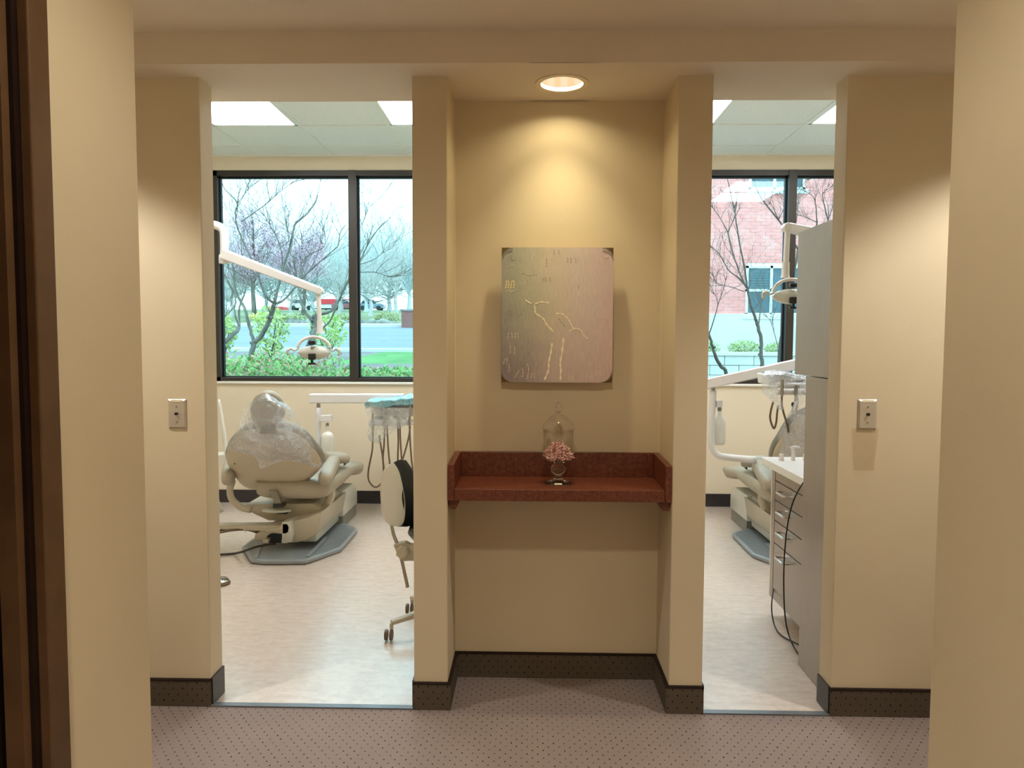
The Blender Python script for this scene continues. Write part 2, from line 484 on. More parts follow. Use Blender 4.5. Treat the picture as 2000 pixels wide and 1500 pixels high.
class MB:
    def __init__(s):
        s.v = []
        s.f = []
    def add(s, vs, fs):
        o = len(s.v)
        s.v += [Vector(x) for x in vs]
        s.f += [tuple(i + o for i in f) for f in fs]
        return s
    def box(s, x0, x1, y0, y1, z0, z1):
        x0, x1 = min(x0, x1), max(x0, x1)
        y0, y1 = min(y0, y1), max(y0, y1)
        z0, z1 = min(z0, z1), max(z0, z1)
        v = [(x0, y0, z0), (x1, y0, z0), (x1, y1, z0), (x0, y1, z0), (x0, y0, z1), (x1, y0, z1), (x1, y1, z1), (x0, y1, z1)]
        return s.add(v, [(0, 3, 2, 1), (4, 5, 6, 7), (0, 1, 5, 4), (1, 2, 6, 5), (2, 3, 7, 6), (3, 0, 4, 7)])
    def obox(s, c, ax, ay, az):
        c, ax, ay, az = Vector(c), Vector(ax), Vector(ay), Vector(az)
        v = [c + ax * i + ay * j + az * k for k in (-1, 1) for j in (-1, 1) for i in (-1, 1)]
        return s.add(v, [(0, 2, 3, 1), (4, 5, 7, 6), (0, 1, 5, 4), (1, 3, 7, 5), (3, 2, 6, 7), (2, 0, 4, 6)])
    def rbox(s, x0, x1, y0, y1, z0, z1, r=0.01, seg=3):
        bm = bmesh.new()
        bmesh.ops.create_cube(bm, size=1)
        for q in bm.verts:
            q.co = Vector(((x0 + x1) / 2 + q.co.x * (x1 - x0), (y0 + y1) / 2 + q.co.y * (y1 - y0), (z0 + z1) / 2 + q.co.z * (z1 - z0)))
        bmesh.ops.bevel(bm, geom=bm.edges[:], offset=r, segments=seg, profile=0.5, affect='EDGES')
        return s.frombm(bm)
    def frombm(s, bm, mat=None):
        bm.verts.index_update()
        s.add([mat @ q.co if mat else q.co.copy() for q in bm.verts], [tuple(q.index for q in f.verts) for f in bm.faces])
        bm.free()
        return s
    def prism(s, poly, d):
        """closed polygon (3-D points) extruded by vector d"""
        d = Vector(d)
        p = [Vector(x) for x in poly]
        n = len(p)
        fs = [tuple(range(n)), tuple(range(2 * n - 1, n - 1, -1))]
        fs += [(i, i + n, (i + 1) % n + n, (i + 1) % n) for i in range(n)]
        return s.add(p + [x + d for x in p], fs)
    def rings(s, rs, close=True, cap0=True, cap1=True):
        n = len(rs[0])
        o = len(s.v)
        vs = [Vector(p) for r in rs for p in r]
        fs = []
        for i in range(len(rs) - 1):
            for j in range(n if close else n - 1):
                a, b = i * n + j, i * n + (j + 1) % n
                fs.append((a, b, b + n, a + n))
        if cap0:
            fs.append(tuple(range(n - 1, -1, -1)))
        if cap1:
            fs.append(tuple(range((len(rs) - 1) * n, len(rs) * n)))
        return s.add(vs, fs)
    def tube(s, pts, r, seg=8, smooth=0, flat=1.0, cap=True):
        if smooth:
            if isinstance(r, (list, tuple)):
                rr = []
                for i in range(len(r) - 1):
                    rr += [r[i] + (r[i + 1] - r[i]) * k / smooth for k in range(smooth)]
                r = rr + [r[-1]]
            pts = catmull(pts, smooth)
        pts = [Vector(p) for p in pts]
        n = len(pts)
        if not isinstance(r, (list, tuple)):
            r = [r] * n
        if len(r) != n:
            r = [r[0] + (r[-1] - r[0]) * i / (n - 1) for i in range(n)]
        rs = []
        ref = None
        for i in range(n):
            t = (pts[min(i + 1, n - 1)] - pts[max(i - 1, 0)])
            if t.length < 1e-9:
                t = Vector((0, 0, 1))
            t.normalize()
            if ref is None:
                ref = Vector((0, 0, 1)) if abs(t.z) < 0.8 else Vector((1, 0, 0))
            u = t.cross(ref)
            if u.length < 1e-6:
                u = t.orthogonal()
            u.normalize()
            v = u.cross(t).normalized()
            ref = v
            rs.append([pts[i] + u * (math.cos(a) * r[i] * flat) + v * (math.sin(a) * r[i]) for a in [2 * PI * k / seg for k in range(seg)]])
        return s.rings(rs, True, cap, cap)
    def lathe(s, prof, c=(0, 0, 0), seg=24, axis='Z', cap=True):
        c = Vector(c)
        rs = []
        for r, h in prof:
            ring = []
            for k in range(seg):
                a = 2 * PI * k / seg
                p = (r * math.cos(a), r * math.sin(a), h)
                if axis == 'Y':
                    p = (p[0], p[2], p[1])
                elif axis == 'X':
                    p = (p[2], p[0], p[1])
                ring.append(c + Vector(p))
            rs.append(ring)
        return s.rings(rs, True, cap, cap)
    def ell(s, c, rx, ry, rz, seg=16, e=1.0):
        c = Vector(c)
        rs = []
        nn = seg // 2
        sg = lambda v, p: math.copysign(abs(v) ** p, v)
        for i in range(1, nn):
            ph = -PI / 2 + PI * i / nn
            rs.append([c + Vector((rx * sg(math.cos(ph), e) * sg(math.cos(a), e), ry * sg(math.cos(ph), e) * sg(math.sin(a), e), rz * sg(math.sin(ph), e))) for a in [2 * PI * k / seg for k in range(seg)]])
        return s.rings(rs)
    def build(s, name, mat, parent=None, smooth=False, bevel=0.0, kind=None, label=None, category=None, group=None, fixn=True):
        me = bpy.data.meshes.new(name)
        vs = s.v
        if MIRROR[0] is not None:
            vs = [Vector((MIRROR[0] - p.x, p.y - 0.035, p.z)) for p in vs]
        me.from_pydata([tuple(p) for p in vs], [], s.f)
        if fixn or bevel:
            bm = bmesh.new()
            bm.from_mesh(me)
            if bevel:
                bmesh.ops.bevel(bm, geom=bm.edges[:], offset=bevel, segments=2, profile=0.5, affect='EDGES', clamp_overlap=True)
            bmesh.ops.recalc_face_normals(bm, faces=bm.faces[:])
            bm.to_mesh(me)
            bm.free()
        if smooth:
            for p in me.polygons:
                p.use_smooth = True
            if smooth != 'all':
                me.set_sharp_from_angle(angle=math.radians(40))
        me.materials.append(M[mat] if isinstance(mat, str) else mat)
        o = bpy.data.objects.new(name, me)
        col.objects.link(o)
        if parent is not None:
            o.parent = parent
            o.matrix_parent_inverse = Matrix.Translation(-parent.location)
        tag(o, label, category, group, kind)
        return o

def tag(o, label=None, category=None, group=None, kind=None):
    for k, v in (('label', label), ('category', category), ('group', group), ('kind', kind)):
        if v:
            o[k] = v

def thing(name, loc, label, category, group=None):
    o = bpy.data.objects.new(name, None)
    o.empty_display_size = 0.1
    if MIRROR[0] is not None:
        loc = (MIRROR[0] - loc[0], loc[1] - 0.035, loc[2])
    o.location = loc
    col.objects.link(o)
    tag(o, label, category, group)
    return o

def struct(name, mb, mat, parent=None, **kw):
    o = mb.build(name, mat, parent, **kw)
    if parent is None:
        o['kind'] = 'structure'
    return o

def share(src, name, loc, parent):
    """copy of a piece that shares its mesh"""
    o = src.copy()
    col.objects.link(o)
    o.location = loc
    return o

# ------------------------------------------------------------------ the setting
XA, XB, XC, XD, XE, XF = -1.232, -0.4385, -0.3082, 0.5424, 0.6697, 1.157   # wall edge, pillar, niche, pillar, wall edge
TW, ND = 0.113, 0.288           # wall thickness, niche depth
SO, HC, CC = 2.396, 2.505, 2.976   # soffit, corridor ceiling, treatment room ceiling
FL, FR, FY = -0.889, 0.927, -1.109  # passage walls and where they end
LX, RX_, BY = -3.35, 3.35, -5.0
WY = 3.60

struct('floor_carpet', MB().box(LX, RX_, BY, 0.012, -0.06, 0.0).box(XC, XD, 0.012, ND, -0.06, 0.0), 'carpet')
struct('floor_vinyl', MB().box(LX, RX_, 0.012, WY + 0.1, -0.07, -0.002), 'vinyl')
struct('trim_1', MB().box(XA, XB, -0.012, 0.016, -0.01, 0.006), 'threshold')
struct('trim_2', MB().box(XE, XF, -0.012, 0.016, -0.01, 0.006), 'threshold')

struct('ceiling_corridor', MB().box(LX, RX_, BY, -0.134, HC, HC + 0.12), 'ceil_hall')
# soffit over wall line, with a round hole for the niche lamp
def soffit():
    m = MB()
    cx, cy, r = 0.118, 0.078, 0.083
    x0, x1, y0, y1 = LX, RX_, -0.134, ND
    m.box(x0, cx - 0.12, y0, y1, SO, CC + 0.1)
    m.box(cx + 0.12, x1, y0, y1, SO, CC + 0.1)
    m.box(cx - 0.12, cx + 0.12, y0, y1, SO + 0.16, CC + 0.1)
    n = 32
    def outer(a):
        dx, dy = math.cos(a), math.sin(a)
        t = min((0.12 / abs(dx)) if abs(dx) > 1e-6 else 9, ((y1 - cy) / dy) if dy > 1e-6 else (((cy - y0) / -dy) if dy < -1e-6 else 9))
        return (cx + dx * t, cy + dy * t)
    angs = sorted([2 * PI * k / n for k in range(n)] + [math.atan2(sy, sx) % (2 * PI) for sx in (-0.12, 0.12) for sy in (y1 - cy, y0 - cy)])
    lo, hi = [], []
    for a in angs:
        ox, oy = outer(a)
        lo.append((ox, oy, SO))
        hi.append((cx + r * math.cos(a), cy + r * math.sin(a), SO))
    top = [(cx + r * math.cos(a), cy + r * math.sin(a), SO + 0.16) for a in angs]
    m.rings([lo, hi, top], True, False, False)
    m.box(cx - 0.12, cx + 0.12, y0, y0 + 0.004, SO, SO + 0.16)
    m.box(cx - 0.12, cx + 0.12, y1 - 0.004, y1, SO, SO + 0.16)
    return m
struct('beam_soffit', soffit(), 'ceil_hall', fixn=True)

# corridor wall: left piece, niche with its two piers, right piece
struct('wall_left', MB().box(LX, XA, 0, TW, 0, SO + 0.03), 'wall_hall', bevel=0.004)
struct('wall_right', MB().box(XF, RX_, 0, TW, 0, SO + 0.03), 'wall_hall', bevel=0.004)
def niche():
    m = MB()
    pts = [(XB, 0), (XC, 0), (XC, ND), (XD, ND), (XD, 0), (XE, 0), (XE, ND + 0.12), (XB, ND + 0.12)]
    m.prism([(x, y, 0) for x, y in pts], (0, 0, SO + 0.05))
    return m
struct('wall_niche', niche(), 'wall_hall', bevel=0.004)
# walls of the two treatment rooms
struct('wall_divider', MB().box(0.05, 0.17, ND + 0.12, WY, 0, CC), 'wall_room')
struct('wall_outer_left', MB().box(LX - 0.1, LX, 0.0, WY, 0, CC), 'wall_room')
struct('wall_outer_right', MB().box(RX_, RX_ + 0.1, 0.0, WY, 0, CC), 'wall_room')
# window wall
W1, W2 = (-2.715, -0.12), (0.42, 3.05)
WZ0, WZ1 = 1.06, 2.856
rear = MB()
rear.box(LX, RX_, WY, WY + 0.16, -0.05, WZ0)
rear.box(LX, RX_, WY, WY + 0.16, WZ1, CC + 0.1)
rear.box(LX, W1[0], WY, WY + 0.16, WZ0, WZ1)
rear.box(W1[1], W2[0], WY, WY + 0.16, WZ0, WZ1)
rear.box(W2[1], RX_, WY, WY + 0.16, WZ0, WZ1)
struct('wall_rear', rear, 'wall_room')
# passage side walls
struct('wall_passage_right', MB().box(FR, RX_, BY, FY, 0, HC), 'wall_hall', bevel=0.006)
struct('wall_passage_left', MB().box(LX, FL, -1.448, FY, 0, HC).box(LX, FL, BY, -2.45, 0, HC).box(LX, FL, -2.45, -1.448, 2.10, HC).box(LX, FL - 0.13, -2.45, -1.448, 0, 2.10), 'wall_hall', bevel=0.004)
struct('wall_corridor_end', MB().box(LX - 0.1, LX, BY, 0.0, 0, HC + 0.1), 'wall_hall')
struct('wall_corridor_end_right', MB().box(RX_, RX_ + 0.1, BY, 0.0, 0, HC + 0.1), 'wall_hall')
struct('wall_behind', MB().box(LX, RX_, BY - 0.1, BY, 0, HC), 'wall_hall')

# dark wood door with casing at the left edge of the picture
dr = thing('door_1', (FL - 0.05, -1.95, 0), None, None)
dr['kind'] = 'structure'
MB().box(FL - 0.005, FL + 0.016, -1.497, -1.440, 0, 2.16).box(FL - 0.005, FL + 0.016, -2.46, -2.40, 0, 2.16).box(FL - 0.005, FL + 0.016, -2.46, -1.440, 2.10, 2.16).build('casing', 'casing', dr, bevel=0.003)
MB().box(FL - 0.12, FL - 0.004, -1.511, -1.448, 0, 2.10).box(FL - 0.12, FL - 0.004, -2.45, -2.40, 0, 2.10).build('door_frame', 'darkwood', dr)
MB().box(FL - 0.045, FL - 0.012, -1.531, -1.5115, 0, 2.09).build('door_stop', 'casing', dr)
MB().box(FL - 0.10, FL - 0.055, -2.40, -1.512, 0.005, 2.08).build('door_leaf', 'darkwood', dr)
MB().tube([(FL - 0.055, -2.30, 1.0), (FL - 0.0, -2.30, 1.0), (FL + 0.01, -2.28, 1.0), (FL + 0.01, -2.19, 1.0)], 0.009, 8).build('lever_handle', 'steel', dr, smooth=True)

# baseboards
BH = 0.108
def cb(name, x0, x1, y0, y1):
    o = struct(name, MB().box(x0, x1, y0, y1, 0, BH - 0.008), 'carpet_base')
    MB().box(x0 - 0.001, x1 + 0.001, y0 - 0.001, y1 + 0.001, BH - 0.008, BH).build('binding_strip', 'carpet_bind', o)
    return o
T = 0.012
cb('baseboard_left', LX, XA + 0.002, -T, 0)
cb('baseboard_pier_left', XB - 0.004, XC + T, -T, 0)
cb('baseboard_niche_left', XC, XC + T, 0, ND)
cb('baseboard_niche_back', XC + T, XD - T, ND - T, ND)
cb('baseboard_niche_right', XD - T, XD, 0, ND)
cb('baseboard_pier_right', XD - T, XE + 0.004, -T, 0)
cb('baseboard_right', XF - 0.002, RX_, -T, 0)
def vb(name, x0, x1, y0, y1):
    m = MB().box(x0, x1, y0, y1, 0, 0.11)
    return struct(name, m, 'vinyl_base')
vb('baseboard_jamb_left', XA, XA + 0.007, 0.0, TW)
vb('baseboard_jamb_right', XF - 0.007, XF, 0.0, TW)
vb('baseboard_pier_side_left', XB - 0.007, XB, 0.0, ND + 0.12)
vb('baseboard_pier_side_right', XE, XE + 0.007, 0.0, ND + 0.12)
vb('baseboard_rear_left', LX, 0.05, WY - 0.008, WY)
vb('baseboard_rear_right', 0.17, RX_, WY - 0.008, WY)
vb('baseboard_divider_left', 0.042, 0.05, ND + 0.12, WY)
vb('baseboard_divider_right', 0.17, 0.178, ND + 0.12, WY)

# windows: bronze frames, black gaskets, tinted panes, white sill
def window(name, x0, x1, mull, sx):
    w_ = thing(name, ((x0 + x1) / 2, WY, WZ0), None, None)
    w_['kind'] = 'structure'
    fw, fy0, fy1 = 0.048, WY - 0.012, WY + 0.07
    MB().box(x0, x1, fy0, fy1, WZ1 - 0.045, WZ1).build('frame_head', 'bronze', w_)
    MB().box(x0, x1, fy0, fy1, WZ0, WZ0 + 0.034).build('frame_sill', 'bronze', w_)
    MB().box(x0, x0 + fw, fy0, fy1, WZ0, WZ1).build('frame_jamb', 'bronze', w_)
    MB().box(x1 - fw, x1, fy0, fy1, WZ0, WZ1).build('frame_jamb', 'bronze', w_)
    cuts = [x0 + fw] + [v for mx in mull for v in (mx - 0.033, mx + 0.033)] + [x1 - fw]
    for mx in mull:
        MB().box(mx - 0.033, mx + 0.033, fy0 - 0.008, fy1, WZ0, WZ1).build('mullion', 'bronze', w_)
    for i in range(0, len(cuts), 2):
        a, b_ = cuts[i], cuts[i + 1]
        g = MB()
        za, zb = WZ0 + 0.034, WZ1 - 0.045
        k = 0.014
        g.box(a, a + k, fy1 - 0.035, fy1, za, zb).box(b_ - k, b_, fy1 - 0.035, fy1, za, zb).box(a, b_, fy1 - 0.035, fy1, za, za + k * 0.6).box(a, b_, fy1 - 0.035, fy1, zb - k, zb)
        g.build('gasket', 'gasket', w_)
        MB().box(a + 0.004, b_ - 0.004, fy1 - 0.022, fy1 - 0.016, za + 0.004, zb - 0.004).build('pane', 'pane', w_)
    MB().box(x0 - 0.01, x1 + 0.01, WY - 0.022, WY + 0.01, WZ0 - 0.02, WZ0).build('sill_board', 'sill', w_, bevel=0.003)
window('window_1', W1[0], W1[1], [-1.509], 0)
window('window_2', W2[0], W2[1], [2.199], 0)

# suspended ceilings: single tiles in a white grid, with lay-in light panels
def clinic_ceiling(name, x0, x1, xs, ys, lit, side):
    c = struct(name, MB().box(x0, x1, ND, WY, CC + 0.03, CC + 0.10), 'tile')
    ex = [x0] + [x for x in xs if x0 + 0.05 < x < x1 - 0.05] + [x1]
    ey = [ND] + ys + [WY]
    g = MB()
    for x in ex:
        g.box(x - 0.0125, x + 0.0125, ND, WY, CC - 0.001, CC + 0.03)
    for y in ey:
        g.box(x0, x1, y - 0.0125, y + 0.0125, CC - 0.0015, CC + 0.03)
    g.build('ceiling_grid', 'grid', c)
    for i in range(len(ex) - 1):
        for j in range(len(ey) - 1):
            a0, a1, b0, b1 = ex[i] + 0.006, ex[i + 1] - 0.006, ey[j] + 0.006, ey[j + 1] - 0.006
            if any(a0 < lx < a1 and b0 < ly < b1 for lx, ly in lit):
                continue
            MB().box(a0, a1, b0, b1, CC + 0.006, CC + 0.028).build('ceiling_tile', 'tile', c)
    return ex, ey
YS = [0.955, 1.54, 2.125, 2.71, 3.296]
XL_ = [-1.678 + 0.647 * k for k in range(-3, 4)]
XR_ = [1.333 + 0.645 * k for k in range(-2, 4)]
litL = [(-2.0, 2.4), (-2.0, 1.8), (-0.70, 2.4), (-0.70, 1.8)]
litR = [(1.0, 2.4), (1.0, 1.8), (2.3, 2.4), (2.3, 1.8)]
clinic_ceiling('ceiling_left_room', LX, 0.05, XL_, YS, litL, 'left')
clinic_ceiling('ceiling_right_room', 0.17, RX_, XR_, YS, litR, 'right')
def light_panel(x0, x1, label):
    t = thing('ceiling_light', ((x0 + x1) / 2, 2.125, CC), label, 'light', 'ceiling lights in the treatment rooms')
    y0, y1 = 1.553, 2.697
    MB().box(x0, x0 + 0.02, y0, y1, CC, CC + 0.028).box(x1 - 0.02, x1, y0, y1, CC, CC + 0.028).box(x0, x1, y0, y0 + 0.02, CC, CC + 0.028).box(x0, x1, y1 - 0.02, y1, CC, CC + 0.028).build('frame', 'grid', t)
    MB().box(x0 + 0.018, x1 - 0.018, y0 + 0.018, y1 - 0.018, CC + 0.004, CC + 0.02).build('diffuser', 'panel_light', t)
light_panel(XL_[2] + 0.013, XL_[3] - 0.013, 'white ceiling light panel above the left treatment room, further from the pier')
light_panel(XL_[4] + 0.013, XL_[5] - 0.013, 'white ceiling light panel cut off by the left pier of the niche')
light_panel(XR_[1] + 0.013, XR_[2] - 0.013, 'white ceiling light panel cut off by the right pier of the niche')
light_panel(XR_[3] + 0.013, XR_[4] - 0.013, 'white ceiling light panel above the tall cabinet in the right room')

# ------------------------------------------------------------------ corridor and niche
t = thing('downlight', (0.118, 0.078, SO), 'round recessed downlight glowing in the soffit over the niche', 'light')
MB().lathe([(0.081, 0.012), (0.0805, -0.004), (0.100, -0.004), (0.101, 0.0), (0.101, 0.004)], (0.118, 0.078, SO), 40, cap=False).build('trim_ring', 'trimring', t, smooth=True)
MB().lathe([(0.0, 0.07), (0.05, 0.068), (0.070, 0.05), (0.0795, 0.012), (0.0805, 0.011), (0.075, 0.074), (0.0, 0.08)], (0.118, 0.078, SO), 40, cap=False).build('reflector', 'lens', t, smooth=True)

def wall_plate(cx, cz, label, tilt):
    t = thing('wall_plate', (cx, 0, cz), label, 'wall plate')
    hw, hh = 0.0345, 0.056
    m = MB()
    m.rings([[(cx - hw, -0.0005, cz - hh), (cx + hw, -0.0005, cz - hh), (cx + hw, -0.0005, cz + hh), (cx - hw, -0.0005, cz + hh)],
             [(cx - hw, -0.003, cz - hh), (cx + hw, -0.003, cz - hh), (cx + hw, -0.003, cz + hh), (cx - hw, -0.003, cz + hh)],
             [(cx - hw + 0.006, -0.008, cz - hh + 0.006), (cx + hw - 0.006, -0.008, cz - hh + 0.006), (cx + hw - 0.006, -0.008, cz + hh - 0.006), (cx - hw + 0.006, -0.008, cz + hh - 0.006)]])
    m.build('plate', 'plate', t)
    MB().lathe([(0.0055, 0.0), (0.0055, 0.008), (0.003, 0.009)], (cx, -0.0165, cz + 0.001), 12, 'Y').build('jack_socket', 'black', t)
    for dz in (0.028, -0.030):
        MB().lathe([(0.0032, 0.0), (0.0032, 0.003)], (cx, -0.0105, cz + dz), 10, 'Y').build('screw', 'steel', t)
    MB().box(cx - 0.021, cx + 0.021, -0.0095, -0.0078, cz + hh - 0.010, cz + hh - 0.001).build('label_strip', 'label', t)
    return t
wall_plate(-1.339, 1.142, 'steel wall plate with jack on the wall left of the left doorway', 0)
wall_plate(1.2615, 1.156, 'steel wall plate with jack above a clear sheet, right of the right doorway', 0)
def sheet():
    m = MB()
    rows = []
    for j in range(7):
        z = 1.101 + 0.004 - j * 0.0265
        row = []
        for i in range(7):
            x = 1.206 + i * 0.0165 - j * 0.0007 * (i - 3)
            row.append((x, -0.004 - 0.004 * math.sin(i * 1.1 + j) * (j / 6) - 0.002 * j / 6, z))
        rows.append(row)
    m.rings(rows, False, False, False)
    back = MB()
    m.rings([[(p[0], p[1] + 0.0008, p[2]) for p in r] for r in rows], False, False, False)
    return m
tag(sheet().build('clear_sheet', 'film_thin', smooth='all'), 'clear limp plastic sheet hanging under the right wall plate', 'sheet')

# framed panel
PX0, PX1, PZ0, PZ1, PY = -0.113, 0.337, 1.256, 1.800, 0.240
t = thing('picture', (0.112, ND, PZ0), 'abstract panel in green grey and mauve with pale line strokes, on the niche wall', 'picture')
def rpoly(x0, x1, z0, z1, r, y, n=6):
    p = []
    for cx, cz, a0 in ((x1 - r, z1 - r, 0), (x0 + r, z1 - r, PI / 2), (x0 + r, z0 + r, PI), (x1 - r, z0 + r, 1.5 * PI)):
        for k in range(n + 1):
            a = a0 + PI / 2 * k / n
            p.append((cx + r * math.cos(a), y, cz + r * math.sin(a)))
    return p
MB().prism(rpoly(PX0, PX1, PZ0, PZ1, 0.047, PY - 0.012), (0, 0.012, 0)).build('painted_panel', 'painting', t)
MB().box(PX0 + 0.04, PX1 - 0.04, PY, ND - 0.001, PZ0 + 0.04, PZ1 - 0.04).build('spacer_frame', 'canvas_edge', t)
for sx in (0, 1):
    for sz in (0, 1):
        cx, cz = (PX0, PX1)[sx], (PZ0, PZ1)[sz]
        ix, iz = (1, -1)[sx], (1, -1)[sz]
        pts = [(cx, cz), (cx + ix * 0.045, cz)]
        for k in range(7):
            a = PI / 2 * k / 6
            pts.append((cx + ix * (0.045 - 0.040 * math.sin(a)), cz + iz * (0.045 - 0.040 * math.cos(a))))
        pts.append((cx, cz + iz * 0.045))
        MB().prism([(a, PY - 0.004, b_) for a, b_ in pts], (0, 0.008, 0)).build('corner_plate', 'bracket', t)
        arc = [(cx + ix * (0.046 - 0.043 * math.sin(PI / 2 * k / 6)), PY - 0.015, cz + iz * (0.046 - 0.043 * math.cos(PI / 2 * k / 6))) for k in range(7)]
        if not (sx == 0 and sz == 0):
            MB().tube(arc, 0.0016, 6).build('corner_wire', 'steel', t)
PYS = PY - 0.0128
def stroke(m, pts, wdt):
    pts = catmull(pts, 5)
    L, R = [], []
    for i, p in enumerate(pts):
        d = pts[min(i + 1, len(pts) - 1)] - pts[max(i - 1, 0)]
        n = Vector((-d.z, 0, d.x))
        n = n.normalized() if n.length > 1e-9 else Vector((1, 0, 0))
        ww = wdt * 1.25 * (0.75 + 0.35 * math.sin(i * 1.7))
        L.append(p + n * ww)
        R.append(p - n * ww)
    m.prism(L + R[::-1], (0, -0.0004, 0))
m = MB()
K = 'x'
for pts, wd in (
        ([(-0.0155,0.2278,1.5892),(-0.0014,0.2278,1.5792),(0.0186,0.2278,1.5733),(0.0465,0.2278,1.5814),(0.0785,0.2278,1.5783)], 0.0026),
        ([(0.0126,0.2278,1.5773),(0.0227,0.2278,1.5574),(0.0248,0.2278,1.5375),(0.0550,0.2278,1.5156),(0.0712,0.2278,1.4897),(0.0974,0.2278,1.4619)], 0.0026),
        ([(0.0925,0.2278,1.4158),(0.0880,0.2278,1.3777),(0.0794,0.2278,1.3375),(0.0784,0.2278,1.3054),(0.0626,0.2278,1.2670)], 0.0032),
        ([(0.1384,0.2278,1.4360),(0.1340,0.2278,1.3860),(0.1264,0.2278,1.3378),(0.1286,0.2278,1.3096),(0.1277,0.2278,1.2674)], 0.0030),
        ([(0.1068,0.2278,1.5357),(0.1348,0.2278,1.5319),(0.1550,0.2278,1.5140),(0.1671,0.2278,1.4941),(0.1773,0.2278,1.4761)], 0.0022),
        ([(0.1594,0.2278,1.4629),(0.1833,0.2278,1.4742),(0.2073,0.2278,1.4683),(0.2195,0.2278,1.4483),(0.2364,0.2278,1.4344)], 0.0020)):
    stroke(m, [Vector(p) for p in pts], wd)
m.build('line_strokes', 'stroke', t, kind='stuff')
m = MB()
for pts, wd in (
        ([(-0.0977,0.2278,1.6367),(-0.0938,0.2278,1.6526),(-0.0938,0.2278,1.6685)], 0.0024), ([(-0.0877,0.2278,1.6367),(-0.0838,0.2278,1.6526),(-0.0858,0.2278,1.6685)], 0.0024),
        ([(-0.0757,0.2278,1.6367),(-0.0738,0.2278,1.6526),(-0.0698,0.2278,1.6685)], 0.0024), ([(-0.0657,0.2278,1.6368),(-0.0618,0.2278,1.6527),(-0.0638,0.2278,1.6686)], 0.0024),
        ([(-0.0937,0.2278,1.6248),(-0.0817,0.2278,1.6308),(-0.0736,0.2278,1.6228),(-0.0577,0.2278,1.6308)], 0.0012)):
    stroke(m, [Vector(p) for p in pts], wd)
m.build('yellow_strokes', 'stroke_bright', t, kind='stuff', label='thick yellow cream dashes')
m = MB()
for pts in (
        [(-0.0940,0.2278,1.7201),(-0.0780,0.2278,1.7240),(-0.0581,0.2278,1.7320)], [(-0.0850,0.2278,1.4572),(-0.0870,0.2278,1.4371),(-0.0889,0.2278,1.4331)], [(-0.0710,0.2278,1.4592),(-0.0697,0.2278,1.4392),(-0.0689,0.2278,1.4352)],
        [(-0.0569,0.2278,1.4593),(-0.0576,0.2278,1.4372),(-0.0568,0.2278,1.4352)], [(-0.0469,0.2278,1.4593),(-0.0456,0.2278,1.4373),(-0.0448,0.2278,1.4353)], [(-0.1047,0.2278,1.3286),(-0.0987,0.2278,1.3488),(-0.0887,0.2278,1.3528),(-0.0926,0.2278,1.3327)],
        [(-0.0081,0.2278,1.3331),(-0.0020,0.2278,1.3090),(-0.0078,0.2278,1.2727),(-0.0118,0.2278,1.2707)], [(0.0083,0.2278,1.2728),(0.0102,0.2278,1.2889),(0.0142,0.2278,1.2930)], [(0.0224,0.2278,1.2729),(0.0203,0.2278,1.2890),(0.0243,0.2278,1.2930)],
        [(0.2692,0.2278,1.2862),(0.2710,0.2278,1.2983),(0.2690,0.2278,1.3063)], [(0.2792,0.2278,1.2843),(0.2831,0.2278,1.2984),(0.2790,0.2278,1.3064)], [(0.2892,0.2278,1.2843),(0.2911,0.2278,1.2984),(0.2890,0.2278,1.3064)],
        [(0.2992,0.2278,1.2844),(0.3011,0.2278,1.2985),(0.2990,0.2278,1.3065)], [(0.1631,0.2278,1.2656),(0.1650,0.2278,1.2776),(0.1629,0.2278,1.2837)], [(0.1751,0.2278,1.2656),(0.1811,0.2278,1.2737),(0.1750,0.2278,1.2817),(0.1731,0.2278,1.2696)],
        [(0.2453,0.2278,1.2700),(0.2492,0.2278,1.2761),(0.2472,0.2278,1.2821)], [(0.2573,0.2278,1.2701),(0.2573,0.2278,1.2761),(0.2564,0.2278,1.2821)], [(-0.0561,0.2278,1.2765),(-0.0482,0.2278,1.2927),(-0.0382,0.2278,1.3048)],
        [(-0.0280,0.2278,1.2766),(-0.0240,0.2278,1.2968),(-0.0281,0.2278,1.3129)], [(-0.0824,0.2278,1.2965),(-0.0805,0.2278,1.3167),(-0.0846,0.2278,1.3327)], [(-0.0787,0.2278,1.3730),(-0.0768,0.2278,1.3971),(-0.0788,0.2278,1.4051)],
        [(-0.0606,0.2278,1.3690),(-0.0587,0.2278,1.3931),(-0.0607,0.2278,1.4052)], [(-0.0380,0.2278,1.6964),(-0.0260,0.2278,1.7004),(-0.0160,0.2278,1.6925),(0.0060,0.2278,1.6905),(0.0299,0.2278,1.6985)], [(-0.0338,0.2278,1.6527),(-0.0178,0.2278,1.6567),(-0.0219,0.2278,1.6667)],
        [(0.0136,0.2278,1.7440),(0.0115,0.2278,1.7638),(0.0214,0.2278,1.7756)], [(0.2123,0.2278,1.7838),(0.2203,0.2278,1.7779),(0.2242,0.2278,1.7858)], [(0.2918,0.2278,1.7681),(0.3078,0.2278,1.7563),(0.3196,0.2278,1.7682)]):
    stroke(m, [Vector(p) for p in pts], 0.0012)
m.build('faint_strokes', 'stroke_dim', t, kind='stuff', label='small pale dashes')
m = MB()
